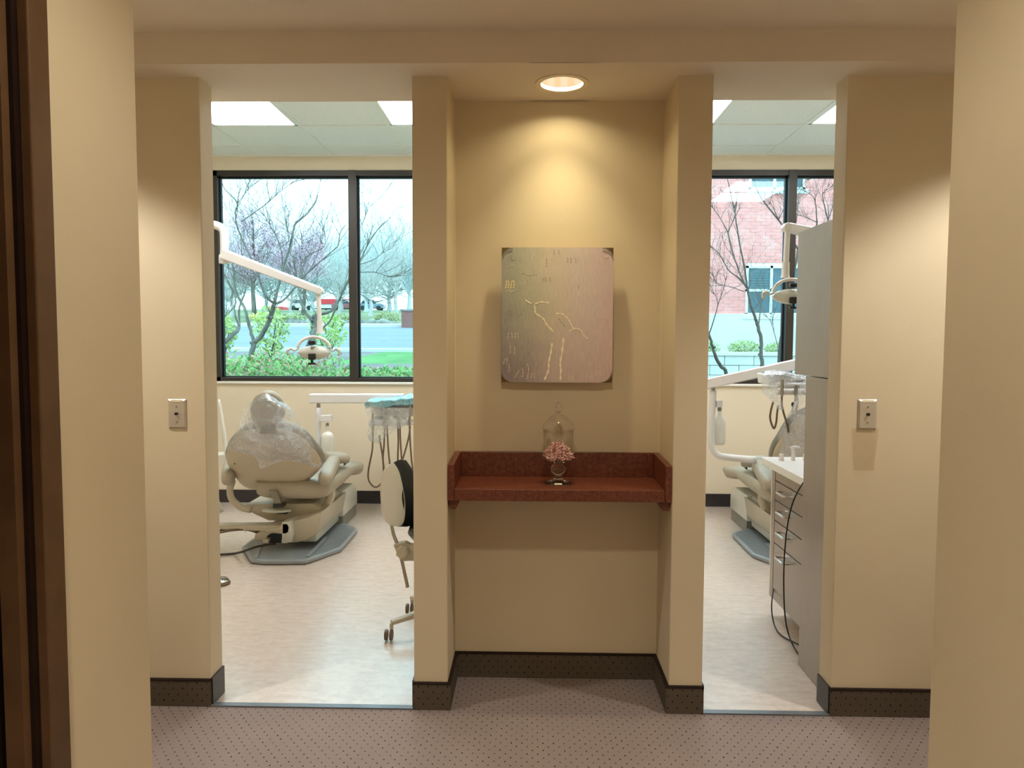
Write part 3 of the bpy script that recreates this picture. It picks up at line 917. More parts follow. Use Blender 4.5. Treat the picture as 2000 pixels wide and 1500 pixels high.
for pts in (
        [(0.0969,0.2278,1.7915),(0.0979,0.2278,1.7757),(0.0963,0.2278,1.7698)], [(0.1168,0.2278,1.7896),(0.1177,0.2278,1.7797),(0.1170,0.2278,1.7718)], [(0.0673,0.2278,1.7560),(0.0687,0.2278,1.7362),(0.0664,0.2278,1.7203)],
        [(0.1529,0.2278,1.7600),(0.1538,0.2278,1.7442),(0.1523,0.2278,1.7383)], [(0.1648,0.2278,1.7581),(0.1665,0.2278,1.7423),(0.1650,0.2278,1.7363)], [(0.1847,0.2278,1.7581),(0.1864,0.2278,1.7423),(0.1849,0.2278,1.7364)],
        [(0.0539,0.2278,1.6767),(0.0580,0.2278,1.6688),(0.0560,0.2278,1.6648)], [(0.0639,0.2278,1.6787),(0.0680,0.2278,1.6649),(0.0660,0.2278,1.6609)], [(0.0818,0.2278,1.6808),(0.0839,0.2278,1.6689),(0.0827,0.2278,1.6609)],
        [(-0.0814,0.2278,1.5491),(-0.0805,0.2278,1.5252),(-0.0820,0.2278,1.5092)], [(-0.0713,0.2278,1.5491),(-0.0705,0.2278,1.5332),(-0.0716,0.2278,1.5212)], [(-0.0492,0.2278,1.5213),(-0.0372,0.2278,1.5293),(-0.0272,0.2278,1.5313)],
        [(0.1190,0.2278,1.5139),(0.1311,0.2278,1.4979),(0.1452,0.2278,1.4820)], [(0.1956,0.2278,1.6493),(0.1977,0.2278,1.6414),(0.1962,0.2278,1.6334)], [(-0.0821,0.2278,1.7518),(-0.0742,0.2278,1.7676),(-0.0721,0.2278,1.7478),(-0.0582,0.2278,1.7518)]):
    stroke(m, [Vector(p) for p in pts], 0.0012)
m.build('dark_strokes', 'stroke_dark', t, kind='stuff', label='small grey dashes')

# shelf
SZ = 0.861
t = thing('wall_shelf', (0.117, ND, 0.76), 'red brown laminate shelf with raised back and sides, fixed across the niche', 'shelf')
x0, x1 = XC + 0.002, XD - 0.002
MB().box(x0 + 0.024, x1 - 0.024, 0.0, ND - 0.02, SZ - 0.045, SZ).build('shelf_board', 'laminate', t, bevel=0.002)
MB().box(x0 + 0.024, x1 - 0.024, ND - 0.02, ND - 0.001, SZ - 0.045, SZ + 0.103).build('back_panel', 'laminate', t, bevel=0.002)
for a in (x0, x1 - 0.0238):
    MB().prism([(a, -0.002, SZ - 0.045), (a, ND - 0.002, SZ - 0.045), (a, ND - 0.002, SZ + 0.103), (a, 0.01, SZ + 0.096), (a, -0.002, SZ + 0.094)], (0.0238, 0, 0)).build('side_panel', 'laminate', t, bevel=0.002)
for a, d in ((x0, 1), (x1, -1)):
    MB().prism([(a, 0.02, SZ - 0.0455), (a + d * 0.045, 0.02, SZ - 0.0455), (a + d * 0.028, 0.02, SZ - 0.082), (a + d * 0.006, 0.02, SZ - 0.082)], (0, 0.22, 0)).build('bracket', 'laminate', t)

# candy jar
JX, JY = 0.117, 0.135
t = thing('candy_jar', (JX, JY, SZ), 'clear glass footed jar with a domed lid, on the shelf', 'jar')
def gl(prof):
    return MB().lathe(prof, (JX, JY, SZ + 0.0008), 32, cap=False)
gl([(0.0, 0.0), (0.050, 0.0), (0.053, 0.003), (0.050, 0.006), (0.022, 0.012), (0.016, 0.020), (0.014, 0.030), (0.020, 0.036), (0.029, 0.050), (0.030, 0.058), (0.024, 0.070), (0.012, 0.078), (0.010, 0.082), (0.0, 0.083)]).build('foot', 'glass_solid', t, smooth='all')
gl([(0.0, 0.083), (0.03, 0.084), (0.056, 0.094), (0.066, 0.108), (0.064, 0.122), (0.059, 0.135), (0.058, 0.165), (0.060, 0.212), (0.0585, 0.212), (0.0565, 0.165), (0.0575, 0.136), (0.062, 0.122), (0.064, 0.109), (0.055, 0.0965), (0.03, 0.087), (0.0, 0.086)]).build('bowl', 'glass', t, smooth='all')
gl([(0.056, 0.205), (0.056, 0.214), (0.066, 0.216), (0.067, 0.220), (0.060, 0.226), (0.062, 0.232), (0.052, 0.246), (0.045, 0.250), (0.030, 0.266), (0.017, 0.272), (0.010, 0.276), (0.008, 0.282), (0.015, 0.288), (0.018, 0.295), (0.012, 0.302), (0.011, 0.306), (0.013, 0.311), (0.008, 0.319), (0.0, 0.322)]).build('lid', 'glass', t, smooth='all')
gl([(0.0, 0.280), (0.007, 0.281), (0.0145, 0.288), (0.0172, 0.295), (0.0115, 0.302), (0.0105, 0.306), (0.0122, 0.311), (0.0075, 0.318), (0.0, 0.3212)]).build('lid_knob', 'glass_solid', t, smooth='all')
random.seed(5)
m = MB()
for i in range(150):
    a = random.uniform(0, 2 * PI)
    z = 0.097 + 0.062 * (i / 150) ** 1.2
    rmax = (0.050 if z < 0.104 else 0.056) if z < 0.130 else 0.043 * (1 - (z - 0.132) / 0.06)
    r = rmax * math.sqrt(random.random())
    c = Vector((JX + r * math.cos(a), JY + r * math.sin(a), SZ + z))
    m.ell(c, random.uniform(0.005, 0.008), random.uniform(0.005, 0.008), random.uniform(0.004, 0.006), 8)
    d = Vector((random.uniform(-1, 1), random.uniform(-1, 1), random.uniform(-0.6, 0.6))).normalized()
    s = d.orthogonal().normalized()
    for sg in (-1, 1):
        p = c + d * sg * 0.006
        m.add([p, p + d * sg * 0.007 + s * 0.005, p + d * sg * 0.007 - s * 0.005, p + d * sg * 0.004 + Vector((0, 0, 0.002))], [(0, 1, 2), (0, 3, 1), (0, 2, 3), (1, 3, 2)])
tag(m.build('wrapped_candies', 'candy', smooth=True), 'pink and white wrapped candies heaped in the glass jar', 'candy', None, 'stuff')

# ------------------------------------------------------------------ dental chair (built once for each room, the second as a mirror image)
def offs(ring, c, s, n, d):
    return [c + (p - c) * s + n * d for p in ring]

def pad(outline, n, back, front):
    """rounded slab from an outline: (scale, offset along n) lists"""
    ring = [p for p in catmull([Vector(p) for p in outline + [outline[0]]], 4)][:-1]
    c = sum(ring, Vector()) / len(ring)
    m = MB()
    m.rings([offs(ring, c, s, n, d) for s, d in back + front])
    return m

UPR = [0.0]

def up(p):
    p = Vector(p)
    k = max(0.0, p.z - 0.44)
    return Vector((p.x, p.y + UPR[0] * 0.8 * k, 0.44 + k * (1 + UPR[0]) if p.z > 0.44 else p.z))

def dental_chair(label):
    t = thing('dental_chair', (-1.60, 2.2, 0), label, 'dental chair', 'dental chairs')
    # base plate
    pl = [Vector(p) for p in ((-1.9280,2.1144,0.0300), (-1.7640,1.8260,0.0300), (-1.6650,1.7966,0.0300), (-1.4077,1.8170,0.0300), (-1.2549,2.1023,0.0300), (-1.2569,2.5898,0.0300), (-1.2817,2.6641,0.0300), (-1.5146,2.8771,0.0300))]
    pl += [Vector((-1.62, 2.95, 0.03)), Vector((-1.95, 2.80, 0.03))]
    c = sum(pl, Vector()) / len(pl)
    m = MB()
    z = Vector((0, 0, 1))
    m.rings([[Vector((p.x, p.y, 0.002)) for p in offs(pl, c, 0.985, z, 0)], [Vector((p.x, p.y, 0.012)) for p in pl], [Vector((p.x, p.y, 0.024)) for p in pl], [Vector((p.x, p.y, 0.031)) for p in offs(pl, c, 0.97, z, 0)],
             [Vector((p.x, p.y, 0.031)) for p in offs(pl, c, 0.93, z, 0)], [Vector((p.x, p.y, 0.026)) for p in offs(pl, c, 0.91, z, 0)]])
    m.build('base_plate', 'base_plate', t, smooth=True)
    MB().prism([(-1.7406,1.8336,0.0280), (-1.8159,2.1509,0.0280), (-1.8021,2.1514,0.0280), (-1.7212,1.8343,0.0280)], (0, 0, 0.012)).build('base_rib', 'base_plate', t)
    MB().prism([(-1.4229,1.8676,0.0280), (-1.4296,2.3356,0.0280), (-1.4081,2.3364,0.0280), (-1.4001,1.8684,0.0280)], (0, 0, 0.012)).build('base_rib', 'base_plate', t)
    # lift shroud on the right side
    prof = [(2.14, 0.055), (2.14, 0.10), (2.16, 0.17), (2.21, 0.225), (2.29, 0.262), (2.40, 0.28), (2.74, 0.285), (2.74, 0.055)]
    MB().prism([(-1.545, y, zz) for y, zz in prof], (0.115, 0, 0)).build('lift_cover', 'grey_plastic', t, smooth=True, bevel=0.014)
    prof = [(2.74, 0.085), (2.74, 0.285), (3.05, 0.285), (3.14, 0.265), (3.20, 0.20), (3.20, 0.085)]
    MB().prism([(-1.80, y, zz) for y, zz in prof], (0.405, 0, 0)).build('rear_cover', 'grey_plastic', t, smooth=True, bevel=0.018)
    MB().box(-1.79, -1.404, 2.76, 3.185, 0.0, 0.086).build('cover_skirt', 'skirt', t, bevel=0.004)
    # lower lift body
    lb = [(-1.5983,2.0600,0.2145),(-1.4747,2.0600,0.2398),(-1.3716,2.0600,0.2821),(-1.3861,2.0600,0.2062),(-1.4006,2.0600,0.1337),(-1.4696,2.0600,0.0915),(-1.5453,2.0600,0.0735),(-1.6002,2.0600,0.0729)]
    MB().prism(lb, (0, 0.68, 0)).build('lift_body', 'beige_plastic', t, smooth=True, bevel=0.010)
    MB().prism([(-1.6294,2.0300,0.2181),(-1.5645,2.0300,0.2256),(-1.5520,2.0300,0.1435),(-1.5631,2.0300,0.0816),(-1.6313,2.0300,0.0808)], (0, 0.16, 0)).build('lift_corner_cover', 'grey_plastic', t, smooth=True, bevel=0.008)
    MB().prism([(-1.7602,2.0600,0.1680),(-1.6328,2.0600,0.1969),(-1.6336,2.0600,0.1417),(-1.7092,2.0600,0.1340),(-1.7439,2.0600,0.1129),(-1.7443,2.0600,0.0853),(-1.8200,2.0600,0.0845),(-1.8228,2.0600,0.1225)], (0, 0.35, 0)).build('junction_box', 'beige_plastic', t, smooth=True, bevel=0.006)
    MB().prism([(-1.7577,2.0800,0.1213),(-1.6402,2.0800,0.1433),(-1.6275,2.0800,0.0671),(-1.7586,2.0800,0.0658)], (0, 0.32, 0)).build('junction_recess', 'black', t)
    MB().prism([(-1.7610,2.0400,0.1009),(-1.7233,2.0400,0.1013),(-1.7237,2.0400,0.0771),(-1.7614,2.0400,0.0767)], (0, 0.05, 0)).build('connector_block', 'beige_plastic', t)
    MB().prism([(-1.6344,2.0400,0.0987),(-1.5968,2.0400,0.0991),(-1.5971,2.0400,0.0750),(-1.6348,2.0400,0.0746)], (0, 0.05, 0)).build('connector_block', 'grey_plastic', t)
    MB().prism([(-1.6435,2.0300,0.1837),(-1.6226,2.0300,0.2114),(-1.5886,2.0300,0.2117),(-1.5753,2.0300,0.1844),(-1.5826,2.0300,0.1500),(-1.6033,2.0300,0.1361),(-1.7327,2.0300,0.1485),(-1.7426,2.0300,0.1690)], (0, 0.10, 0)).build('arm_clamp', 'beige_plastic', t, smooth=True, bevel=0.006)
    # seat frame and swivel
    MB().prism([(-1.9429,2.2200,0.2927),(-1.4724,2.2200,0.3041),(-1.4095,2.2200,0.2515),(-1.5018,2.2200,0.2116),(-1.5692,2.2200,0.1931),(-1.6330,2.2200,0.1818),(-1.7853,2.2200,0.1804),(-1.8697,2.2200,0.2187),(-1.9471,2.2200,0.2571)], (0, 0.55, 0)).build('seat_frame', 'beige_plastic', t, smooth=True, bevel=0.008)
    MB().rings([[Vector((-1.7068,2.1700,0.2673)) + Vector((0.10 * math.cos(a) * s, 0.05 * math.sin(a) * s, h)) for a in [2 * PI * k / 20 for k in range(20)]] for s, h in ((0.7, -0.014), (1.0, -0.008), (1.0, 0.004), (0.9, 0.009))]).build('swivel_disc', 'grey_plastic', t, smooth=True)
    MB().prism([(-1.7139,2.1900,0.2485),(-1.6470,2.1900,0.2527),(-1.6472,2.1900,0.2350),(-1.7141,2.1900,0.2344)], (0, 0.04, 0)).build('swivel_slot', 'black', t)
    MB().prism([(-1.7012,2.0750,0.3272),(-1.6324,2.0750,0.3313),(-1.6328,2.0750,0.3072),(-1.7015,2.0750,0.3031)], (0, 0.06, 0)).build('hinge_block', 'black', t)
    MB().prism([(-1.7289,2.0700,0.4210),(-1.6740,2.0700,0.4215),(-1.6444,2.0700,0.3357),(-1.6857,2.0700,0.3319)], (0, 0.02, 0)).build('recline_link', 'uph_dark', t, bevel=0.003)
    # seat and leg rest cushions
    sx0, sx1 = -1.835, -1.335
    m = MB()
    rs = []
    for y, zl, zh, wv in ((2.10, 0.40, 0.435, 0.88), (2.11, 0.365, 0.460, 0.96), (2.15, 0.35, 0.475, 1.0), (2.5, 0.36, 0.46, 1.0), (2.9, 0.37, 0.47, 0.95), (3.3, 0.30, 0.42, 0.85), (3.42, 0.33, 0.39, 0.78)):
        cx, hw = (sx0 + sx1) / 2, (sx1 - sx0) / 2 * wv
        zm, hz = (zl + zh) / 2, (zh - zl) / 2
        ring = []
        for k in range(28):
            a = 2 * PI * k / 28
            ca, sa = math.cos(a), math.sin(a)
            x = cx + hw * math.copysign(abs(ca) ** 0.45, ca)
            lift = 0.045 * max(0, abs(ca)) ** 3 if sa > 0 and y < 2.9 else 0
            ring.append(Vector((x, y, zm + hz * math.copysign(abs(sa) ** 0.7, sa) + lift)))
        rs.append(ring)
    m.rings(rs)
    m.build('seat_cushion', 'upholstery', t, smooth='all')
    # backrest: hard shell towards us, cushion beyond
    outl = [(-1.8166,1.8800,0.8375), (-1.9116,1.9500,0.7649), (-1.9735,2.0000,0.6902), (-2.0026,2.0600,0.6229), (-1.9992,2.1000,0.5681), (-1.9850,2.1400,0.5161), (-1.9640,2.1900,0.4439), (-1.9198,2.2200,0.4030), (-1.8635,2.2300,0.3908), (-1.7643,2.2300,0.3881), (-1.6510,2.2300,0.3927), (-1.5529,2.2000,0.4278), (-1.4667,2.1600,0.4923), (-1.4066,2.1100,0.5505), (-1.3707,2.0700,0.6057), (-1.3730,2.0200,0.6647), (-1.3979,1.9800,0.7143), (-1.4388,1.9300,0.7843), (-1.5016,1.8900,0.8319), (-1.6058,1.8600,0.8642), (-1.7104,1.8600,0.8635)]
    outl = [up(p) for p in outl]
    n = Vector((0, -0.78, -0.62 + UPR[0] * 0.6))
    pad(outl, n, [(0.3, 0.034), (0.6, 0.032), (0.85, 0.024), (0.95, 0.012), (1.0, 0.0)], [(0.99, -0.006), (0.9, -0.006)]).build('back_shell', 'shell', t, smooth='all')
    pad(outl, n, [(0.9, -0.004), (1.0, -0.008), (1.035, -0.022)], [(1.04, -0.05), (1.0, -0.075), (0.85, -0.088), (0.4, -0.078)]).build('back_cushion', 'uph_dark', t, smooth='all')
    for p in ((-1.9383,2.0350,0.6036), (-1.5765,1.9150,0.7688)):
        MB().ell(up(p), 0.005, 0.004, 0.005, 8).build('shell_screw', 'black', t, smooth=True)
    # headrest
    hl = [(-1.7303,1.7700,0.9698), (-1.7188,1.7500,1.0163), (-1.6921,1.7400,1.0585), (-1.6499,1.7300,1.0847), (-1.6086,1.7300,1.0913), (-1.5645,1.7300,1.0789), (-1.5335,1.7400,1.0468), (-1.5186,1.7600,0.9976), (-1.5228,1.7800,0.9446), (-1.5653,1.7900,0.9017), (-1.6333,1.8000,0.8904), (-1.6940,1.7900,0.8976), (-1.7251,1.7800,0.9273)]
    hl = [up(p) for p in hl]
    n2 = Vector((0, -0.90, -0.43))
    pad(hl, n2, [(0.5, 0.022), (0.8, 0.020), (0.92, 0.010)], [(0.95, 0.0), (0.8, -0.004)]).build('headrest_plate', 'uph_dark', t, smooth='all')
    pad(hl, n2, [(0.9, -0.002), (1.0, -0.010)], [(1.02, -0.03), (0.96, -0.05), (0.7, -0.062)]).build('headrest_cushion', 'upholstery', t, smooth='all')
    MB().prism([up(p) for p in [(-1.6732,1.7900,0.9874),(-1.5897,1.7900,0.9880),(-1.5791,1.7900,0.8342),(-1.6821,1.7900,0.8335)]], (0, 0.025, 0.0)).build('headrest_bar', 'skirt', t, bevel=0.004)
    MB().rings([[up(p) + Vector((0, d, 0)) for p in [(-1.6562,1.7700,0.9990),(-1.5922,1.7700,0.9994),(-1.5767,1.7700,0.9708),(-1.5934,1.7700,0.9197),(-1.6575,1.7700,0.9193),(-1.6726,1.7700,0.9702)]] for d in (-0.012, 0.02)]).build('headrest_hinge', 'base_plate', t, smooth=True)
    # left armrest and bracket
    def armpad(name, a, b, w, h, mt):
        a, b = Vector(a), Vector(b)
        d = b - a
        rs = []
        side = Vector((d.y, -d.x, 0)).normalized()
        up = side.cross(d).normalized()
        if up.z < 0:
            up = -up
        for k, (f, s) in enumerate(((-0.03, 0.35), (0.0, 0.75), (0.05, 0.95), (0.2, 1.0), (0.6, 1.0), (0.93, 0.95), (1.0, 0.72), (1.03, 0.3))):
            c0 = a + d * f
            rs.append([c0 + side * (w * s * math.copysign(abs(math.cos(q)) ** 0.7, math.cos(q))) + up * (h * s * math.copysign(abs(math.sin(q)) ** 0.7, math.sin(q))) for q in [2 * PI * j / 18 for j in range(18)]])
        return MB().rings(rs).build(name, mt, t, smooth='all')
    armpad('armrest', (-1.9946,2.0600,0.5031), (-2.1950,2.6200,0.5189), 0.045, 0.058, 'upholstery')
    MB().tube([(-1.9997,2.1400,0.4742),(-2.0150,2.1400,0.4043),(-1.9987,2.1400,0.3415),(-1.9437,2.1400,0.2930),(-1.8743,2.1400,0.2727)], [0.026, 0.022, 0.024, 0.024, 0.022], 10, 5, 0.8).build('armrest_bracket', 'beige_plastic', t, smooth='all')
    # right armrest, turned-out upper pad and bracket
    armpad('armrest', (-1.3543,2.0800,0.4910), (-1.4249,2.6000,0.5396), 0.048, 0.048, 'upholstery')
    armpad('armrest_extension', (-1.5054,2.6600,0.5522), (-1.3609,2.7400,0.5368), 0.095, 0.040, 'upholstery')
    MB().prism([(-1.4384,2.6200,0.4754),(-1.4040,2.6200,0.5023),(-1.4079,2.6200,0.4833),(-1.4348,2.6200,0.4526)], (0, 0.04, 0)).build('release_lever', 'black', t)
    MB().prism([(-1.3822,2.7000,0.5006),(-1.3668,2.7000,0.5084),(-1.3708,2.7000,0.4891),(-1.3824,2.7000,0.4813)], (0, 0.03, 0)).build('release_lever', 'black', t)
    MB().tube([(-1.3827,2.3000,0.4777),(-1.3729,2.3000,0.3881),(-1.3772,2.3000,0.3269),(-1.4173,2.3000,0.2617),(-1.4964,2.3000,0.2394)], [0.034, 0.032, 0.030, 0.026, 0.024], 10, 5, 0.8).build('armrest_bracket', 'beige_plastic', t, smooth='all')
    MB().ell((-1.3568,2.2400,0.4039), 0.006, 0.004, 0.012, 8).build('bracket_screw', 'steel', t, smooth=True)
    # side arm with hoses on the left
    a0, a1 = Vector((-2.2101,2.1200,0.1657)), Vector((-1.6293,2.0900,0.1721))
    MB().rings([[a0 + Vector((0, -0.035, -0.012)), a0 + Vector((0, 0.035, -0.012)), a0 + Vector((0, 0.035, 0.014)), a0 + Vector((0, -0.035, 0.014))],
                [a1 + Vector((0, -0.05, -0.022)), a1 + Vector((0, 0.05, -0.022)), a1 + Vector((0, 0.05, 0.022)), a1 + Vector((0, -0.05, 0.022))]]).build('side_arm', 'beige_plastic', t, bevel=0.005)
    for k in range(3):
        MB().tube([Vector(p) + Vector((0, 0.02 * k, 0.0)) for p in ((-2.1786,2.0700,0.1128), (-2.0503,2.0700,0.1383), (-1.9707,2.0700,0.1530), (-1.8914,2.0700,0.1573), (-1.8227,2.0700,0.1441), (-1.7687,2.1000,0.0950))], 0.0095, 8, 5).build('hose', 'hose', t, smooth='all')
    ht = [Vector(p) for p in ((-1.8889,2.0550,0.1646), (-1.8790,2.0550,0.1405))]
    MB().tube(ht, 0.004, 6).build('hose_tie', 'grey_plastic', t)
    return t

def crinkle(p, amp, f):
    return Vector((mnoise.noise(p * f), mnoise.noise(p * f + Vector((9, 3, 1))), mnoise.noise(p * f + Vector((2, 8, 5))))) * amp

def plastic_cover(label):
    """clear bag over headrest and upper back: rows run from the left silhouette across the back to the right one"""
    rows = [
        [(-1.6683,1.7800,1.0650), (-1.6345,1.7400,1.0841), (-1.5979,1.7000,1.0966), (-1.5768,1.7200,1.0827), (-1.5654,1.7600,1.0671)],
        [(-1.7679,1.8200,1.0034), (-1.6786,1.7200,1.0444), (-1.5879,1.6700,1.0615), (-1.5202,1.7000,1.0407), (-1.4900,1.8000,1.0069)],
        [(-1.8100,1.8600,0.9605), (-1.6821,1.7100,0.9886), (-1.5889,1.6700,0.9992), (-1.4989,1.7000,0.9907), (-1.4615,1.8400,0.9453)],
        [(-1.8285,1.8800,0.9061), (-1.6944,1.7400,0.9160), (-1.6043,1.7100,0.9136), (-1.5035,1.7400,0.9236), (-1.4454,1.8800,0.8825)],
        [(-1.8617,1.9200,0.8421), (-1.7307,1.8000,0.8512), (-1.6297,1.7700,0.8492), (-1.5050,1.8000,0.8527), (-1.4186,1.9300,0.8175)],
        [(-1.9297,1.9700,0.7621), (-1.7815,1.8800,0.7754), (-1.6659,1.8500,0.7673), (-1.4960,1.8700,0.7789), (-1.3905,1.9900,0.7364)],
        [(-1.9697,2.0000,0.7105), (-1.8109,1.9200,0.7168), (-1.7018,1.9100,0.6794), (-1.5195,1.9200,0.7057), (-1.3715,2.0500,0.6464)],
        [(-1.9732,2.0000,0.7037), (-1.7903,1.9350,0.6948), (-1.7202,1.9500,0.6330), (-1.5430,1.9500,0.6610), (-1.3667,2.0800,0.6006)],
        [(-1.9740,2.0100,0.6955), (-1.7547,1.9450,0.6602), (-1.7300,1.9750,0.5817), (-1.5682,1.9650,0.6417), (-1.3801,2.0900,0.5714)],
    ]
    fine = [catmull([up(p) for p in r], 7) for r in rows]
    cols = list(zip(*fine))
    grid = [catmull(list(c_), 5) for c_ in cols]
    grid = [list(r) for r in zip(*grid)]
    out = []
    for i, r in enumerate(grid):
        rr = []
        for p in r:
            q = Vector(p) + crinkle(Vector(p), 0.007, 14) + crinkle(Vector(p), 0.004, 38) + Vector((0, -0.012, 0))
            rr.append(q)
        out.append(rr)
    m = MB().rings(out, False, False, False)
    o = m.build('plastic_cover', 'film', smooth='all', fixn=False)
    tag(o, label, 'plastic cover', 'plastic covers on the dental chairs')
    return o

MIRROR[0] = None
dental_chair('taupe dental chair seen from behind in the left room, headrest under clear plastic')
plastic_cover('clear plastic bag over the headrest and back of the left chair')
MIRROR[0] = 0.221
UPR[0] = 0.30
dental_chair('taupe dental chair in the right room, half hidden by the cabinets')
plastic_cover('clear plastic bag over the back of the right chair beside the cabinet')
MIRROR[0] = None
UPR[0] = 0.0

tag(MB().tube([(-2.1698,1.9305,0.0080), (-2.0213,1.9940,0.0080), (-1.9434,2.0205,0.0080), (-1.8396,1.9300,0.0522), (-1.8017,2.0000,0.0565), (-1.7448,2.0600,0.0576), (-1.6966,2.1000,0.0539)], 0.0075, 8, 6).build('power_cord', 'cord', smooth='all'), 'dark cord running from the left chair base across the floor', 'cord')

# delivery unit of the left room
t = thing('delivery_unit', (-1.50, 2.95, 0.5), 'dental delivery arm with blue covered tray and hanging hoses, left room', 'delivery unit', 'dental delivery units')
MB().tube([(-1.6371,2.9500,0.8947),(-1.6396,2.9500,0.6782),(-1.6411,2.9500,0.5415),(-1.6256,2.9500,0.4892),(-1.5695,2.9500,0.4695)] + [(-1.4553,2.7000,0.5000)], 0.0235, 12, 4).build('post', 'offwhite', t, smooth='all')
MB().tube([(-1.6366,2.9500,0.9426),(-1.6372,2.9500,0.8907)], 0.015, 10).build('post_collar', 'steel', t, smooth=True)
b0, b1 = Vector((-1.6964,2.9500,0.9662)), Vector((-0.9600,2.9200,0.9729))
def beam(a, b, h0, h1, d, mt, par, nm):
    a, b = Vector(a), Vector(b)
    u = (b - a).normalized()
    up = Vector((0, 0, 1)) - u * u.z
    up.normalize()
    s = u.cross(up)
    rs = []
    for p, h in ((a, h0), (b, h1)):
        rs.append([p + s * d * i + up * h * j for i, j in ((-1, -0.8), (-0.8, -1), (0.8, -1), (1, -0.8), (1, 0.8), (0.8, 1), (-0.8, 1), (-1, 0.8))])
    return MB().rings(rs).build(nm, mt, par, smooth=True)
beam(b0, b1, 0.036, 0.036, 0.035, 'offwhite', t, 'arm')
MB().prism([(-1.6157,2.9000,0.8359),(-1.5282,2.9000,0.8404),(-1.5287,2.9000,0.7928),(-1.6162,2.9000,0.7882)], (0, 0.06, 0)).build('bottle_bracket', 'offwhite', t, bevel=0.003)
bc = Vector((-1.5635,2.9300,0.5291))
MB().lathe([(0.0, 0.0), (0.046, 0.0), (0.048, 0.004), (0.048, 0.135), (0.045, 0.152), (0.034, 0.170), (0.018, 0.178), (0.015, 0.182), (0.015, 0.205), (0.018, 0.206), (0.018, 0.225), (0.0, 0.225)], bc, 24, cap=False).build('water_bottle', 'white_plastic', t, smooth=True)
MB().lathe([(0.013, 0.222), (0.013, 0.244), (0.009, 0.248)], bc, 14).build('bottle_cap', 'steel', t, smooth=True)
# head: white housing, holder bar, instruments, hoses
DY = 2.88
MB().prism([(-1.2094,2.8600,0.9448),(-1.2175,2.8600,0.9094),(-1.1668,2.8600,0.8389),(-0.6916,2.8600,0.8420),(-0.6680,2.8600,0.9128),(-0.6758,2.8600,0.9558)], (0, 0.30, 0)).build('tray_body', 'offwhite', t, bevel=0.008)
MB().prism([(-1.1818,2.8400,0.9232),(-0.7124,2.8400,0.9338),(-0.7125,2.8400,0.9065),(-1.1819,2.8400,0.8997)], (0, 0.02, 0)).build('control_strip', 'base_plate', t)
MB().tube([(-1.2098,2.8200,0.7919),(-1.0613,2.8200,0.7929),(-0.9051,2.8200,0.7979),(-0.6713,2.8200,0.8033)], 0.021, 12).build('holder_bar', 'offwhite', t, smooth=True)
for px in (734, 744, 756, 771, 780):
    p = Vector((0, 0, 0))
for p in ((-1.1490,2.8300,0.8304), (-1.1177,2.8300,0.8306), (-1.0747,2.8300,0.8270), (-1.0160,2.8300,0.8312), (-0.9847,2.8300,0.8315), (-0.9456,2.8300,0.8317)):
    MB().rbox(p[0] - 0.017, p[0] + 0.017, p[1] - 0.02, p[1] + 0.02, p[2] - 0.012, p[2] + 0.012, 0.004, 2).build('holder_clip', 'skirt', t)
for a, b_ in (((-1.1793,2.7900,0.8888), (-1.1810,2.7900,0.6552)), ((-1.0900,2.7900,0.8971), (-1.0911,2.7900,0.7105)), ((-0.9855,2.7900,0.8279), (-0.9858,2.7900,0.7657)), ((-0.8958,2.7900,0.9371), (-0.9004,2.7900,0.7740))):
    a, b_ = Vector(a), Vector(b_)
    MB().tube([a, a + (b_ - a) * 0.3, a + (b_ - a) * 0.6, b_], [0.0075, 0.011, 0.0095, 0.007], 10).build('handpiece', 'steel', t, smooth=True)
HO = 0.0066
for pts in (
        [(-1.1809,2.7900,0.6708),(-1.1854,2.7900,0.5849),(-1.2056,2.7900,0.4869),(-1.2179,2.7900,0.4085),(-1.2105,2.7900,0.3496),(-1.1717,2.7900,0.3068),(-1.1326,2.7900,0.3189),(-1.1049,2.7900,0.3702),(-1.1005,2.7900,0.4486),(-1.1077,2.7900,0.5464),(-1.1189,2.7900,0.6166),(-1.1301,2.7900,0.7024)],
        [(-1.0930,2.8000,0.7209),(-1.0975,2.8000,0.6232),(-1.1059,2.8000,0.5253),(-1.0987,2.8000,0.4273),(-1.1070,2.8000,0.3486)],
        [(-1.0693,2.7800,0.7818),(-1.0660,2.7800,0.6847),(-1.0589,2.7800,0.5678),(-1.0478,2.7800,0.4703),(-1.0329,2.7800,0.3531)],
        [(-0.9915,2.8000,0.7723),(-0.9881,2.8000,0.6631),(-0.9926,2.8000,0.5457),(-0.9892,2.8000,0.4478),(-0.9780,2.8000,0.3497)],
        [(-0.9724,2.7800,0.7825),(-0.9691,2.7800,0.6659),(-0.9619,2.7800,0.5491),(-0.9583,2.7800,0.4906),(-0.9626,2.7800,0.3928)],
        [(-0.8965,2.7900,0.7741),(-0.9046,2.7900,0.7040),(-0.9283,2.7900,0.6063),(-0.9520,2.7900,0.5281),(-0.9639,2.7900,0.4889),(-0.9720,2.7900,0.4105)],
        [(-0.9020,2.8000,0.7806),(-0.8986,2.8000,0.6637),(-0.8875,2.8000,0.5074),(-0.8724,2.8000,0.3899),(-0.8765,2.8000,0.3309),(-0.9000,2.8000,0.3032),(-0.9156,2.8000,0.3266)]):
    MB().tube(pts, HO, 8, 4).build('hose', 'hose', t, smooth='all')
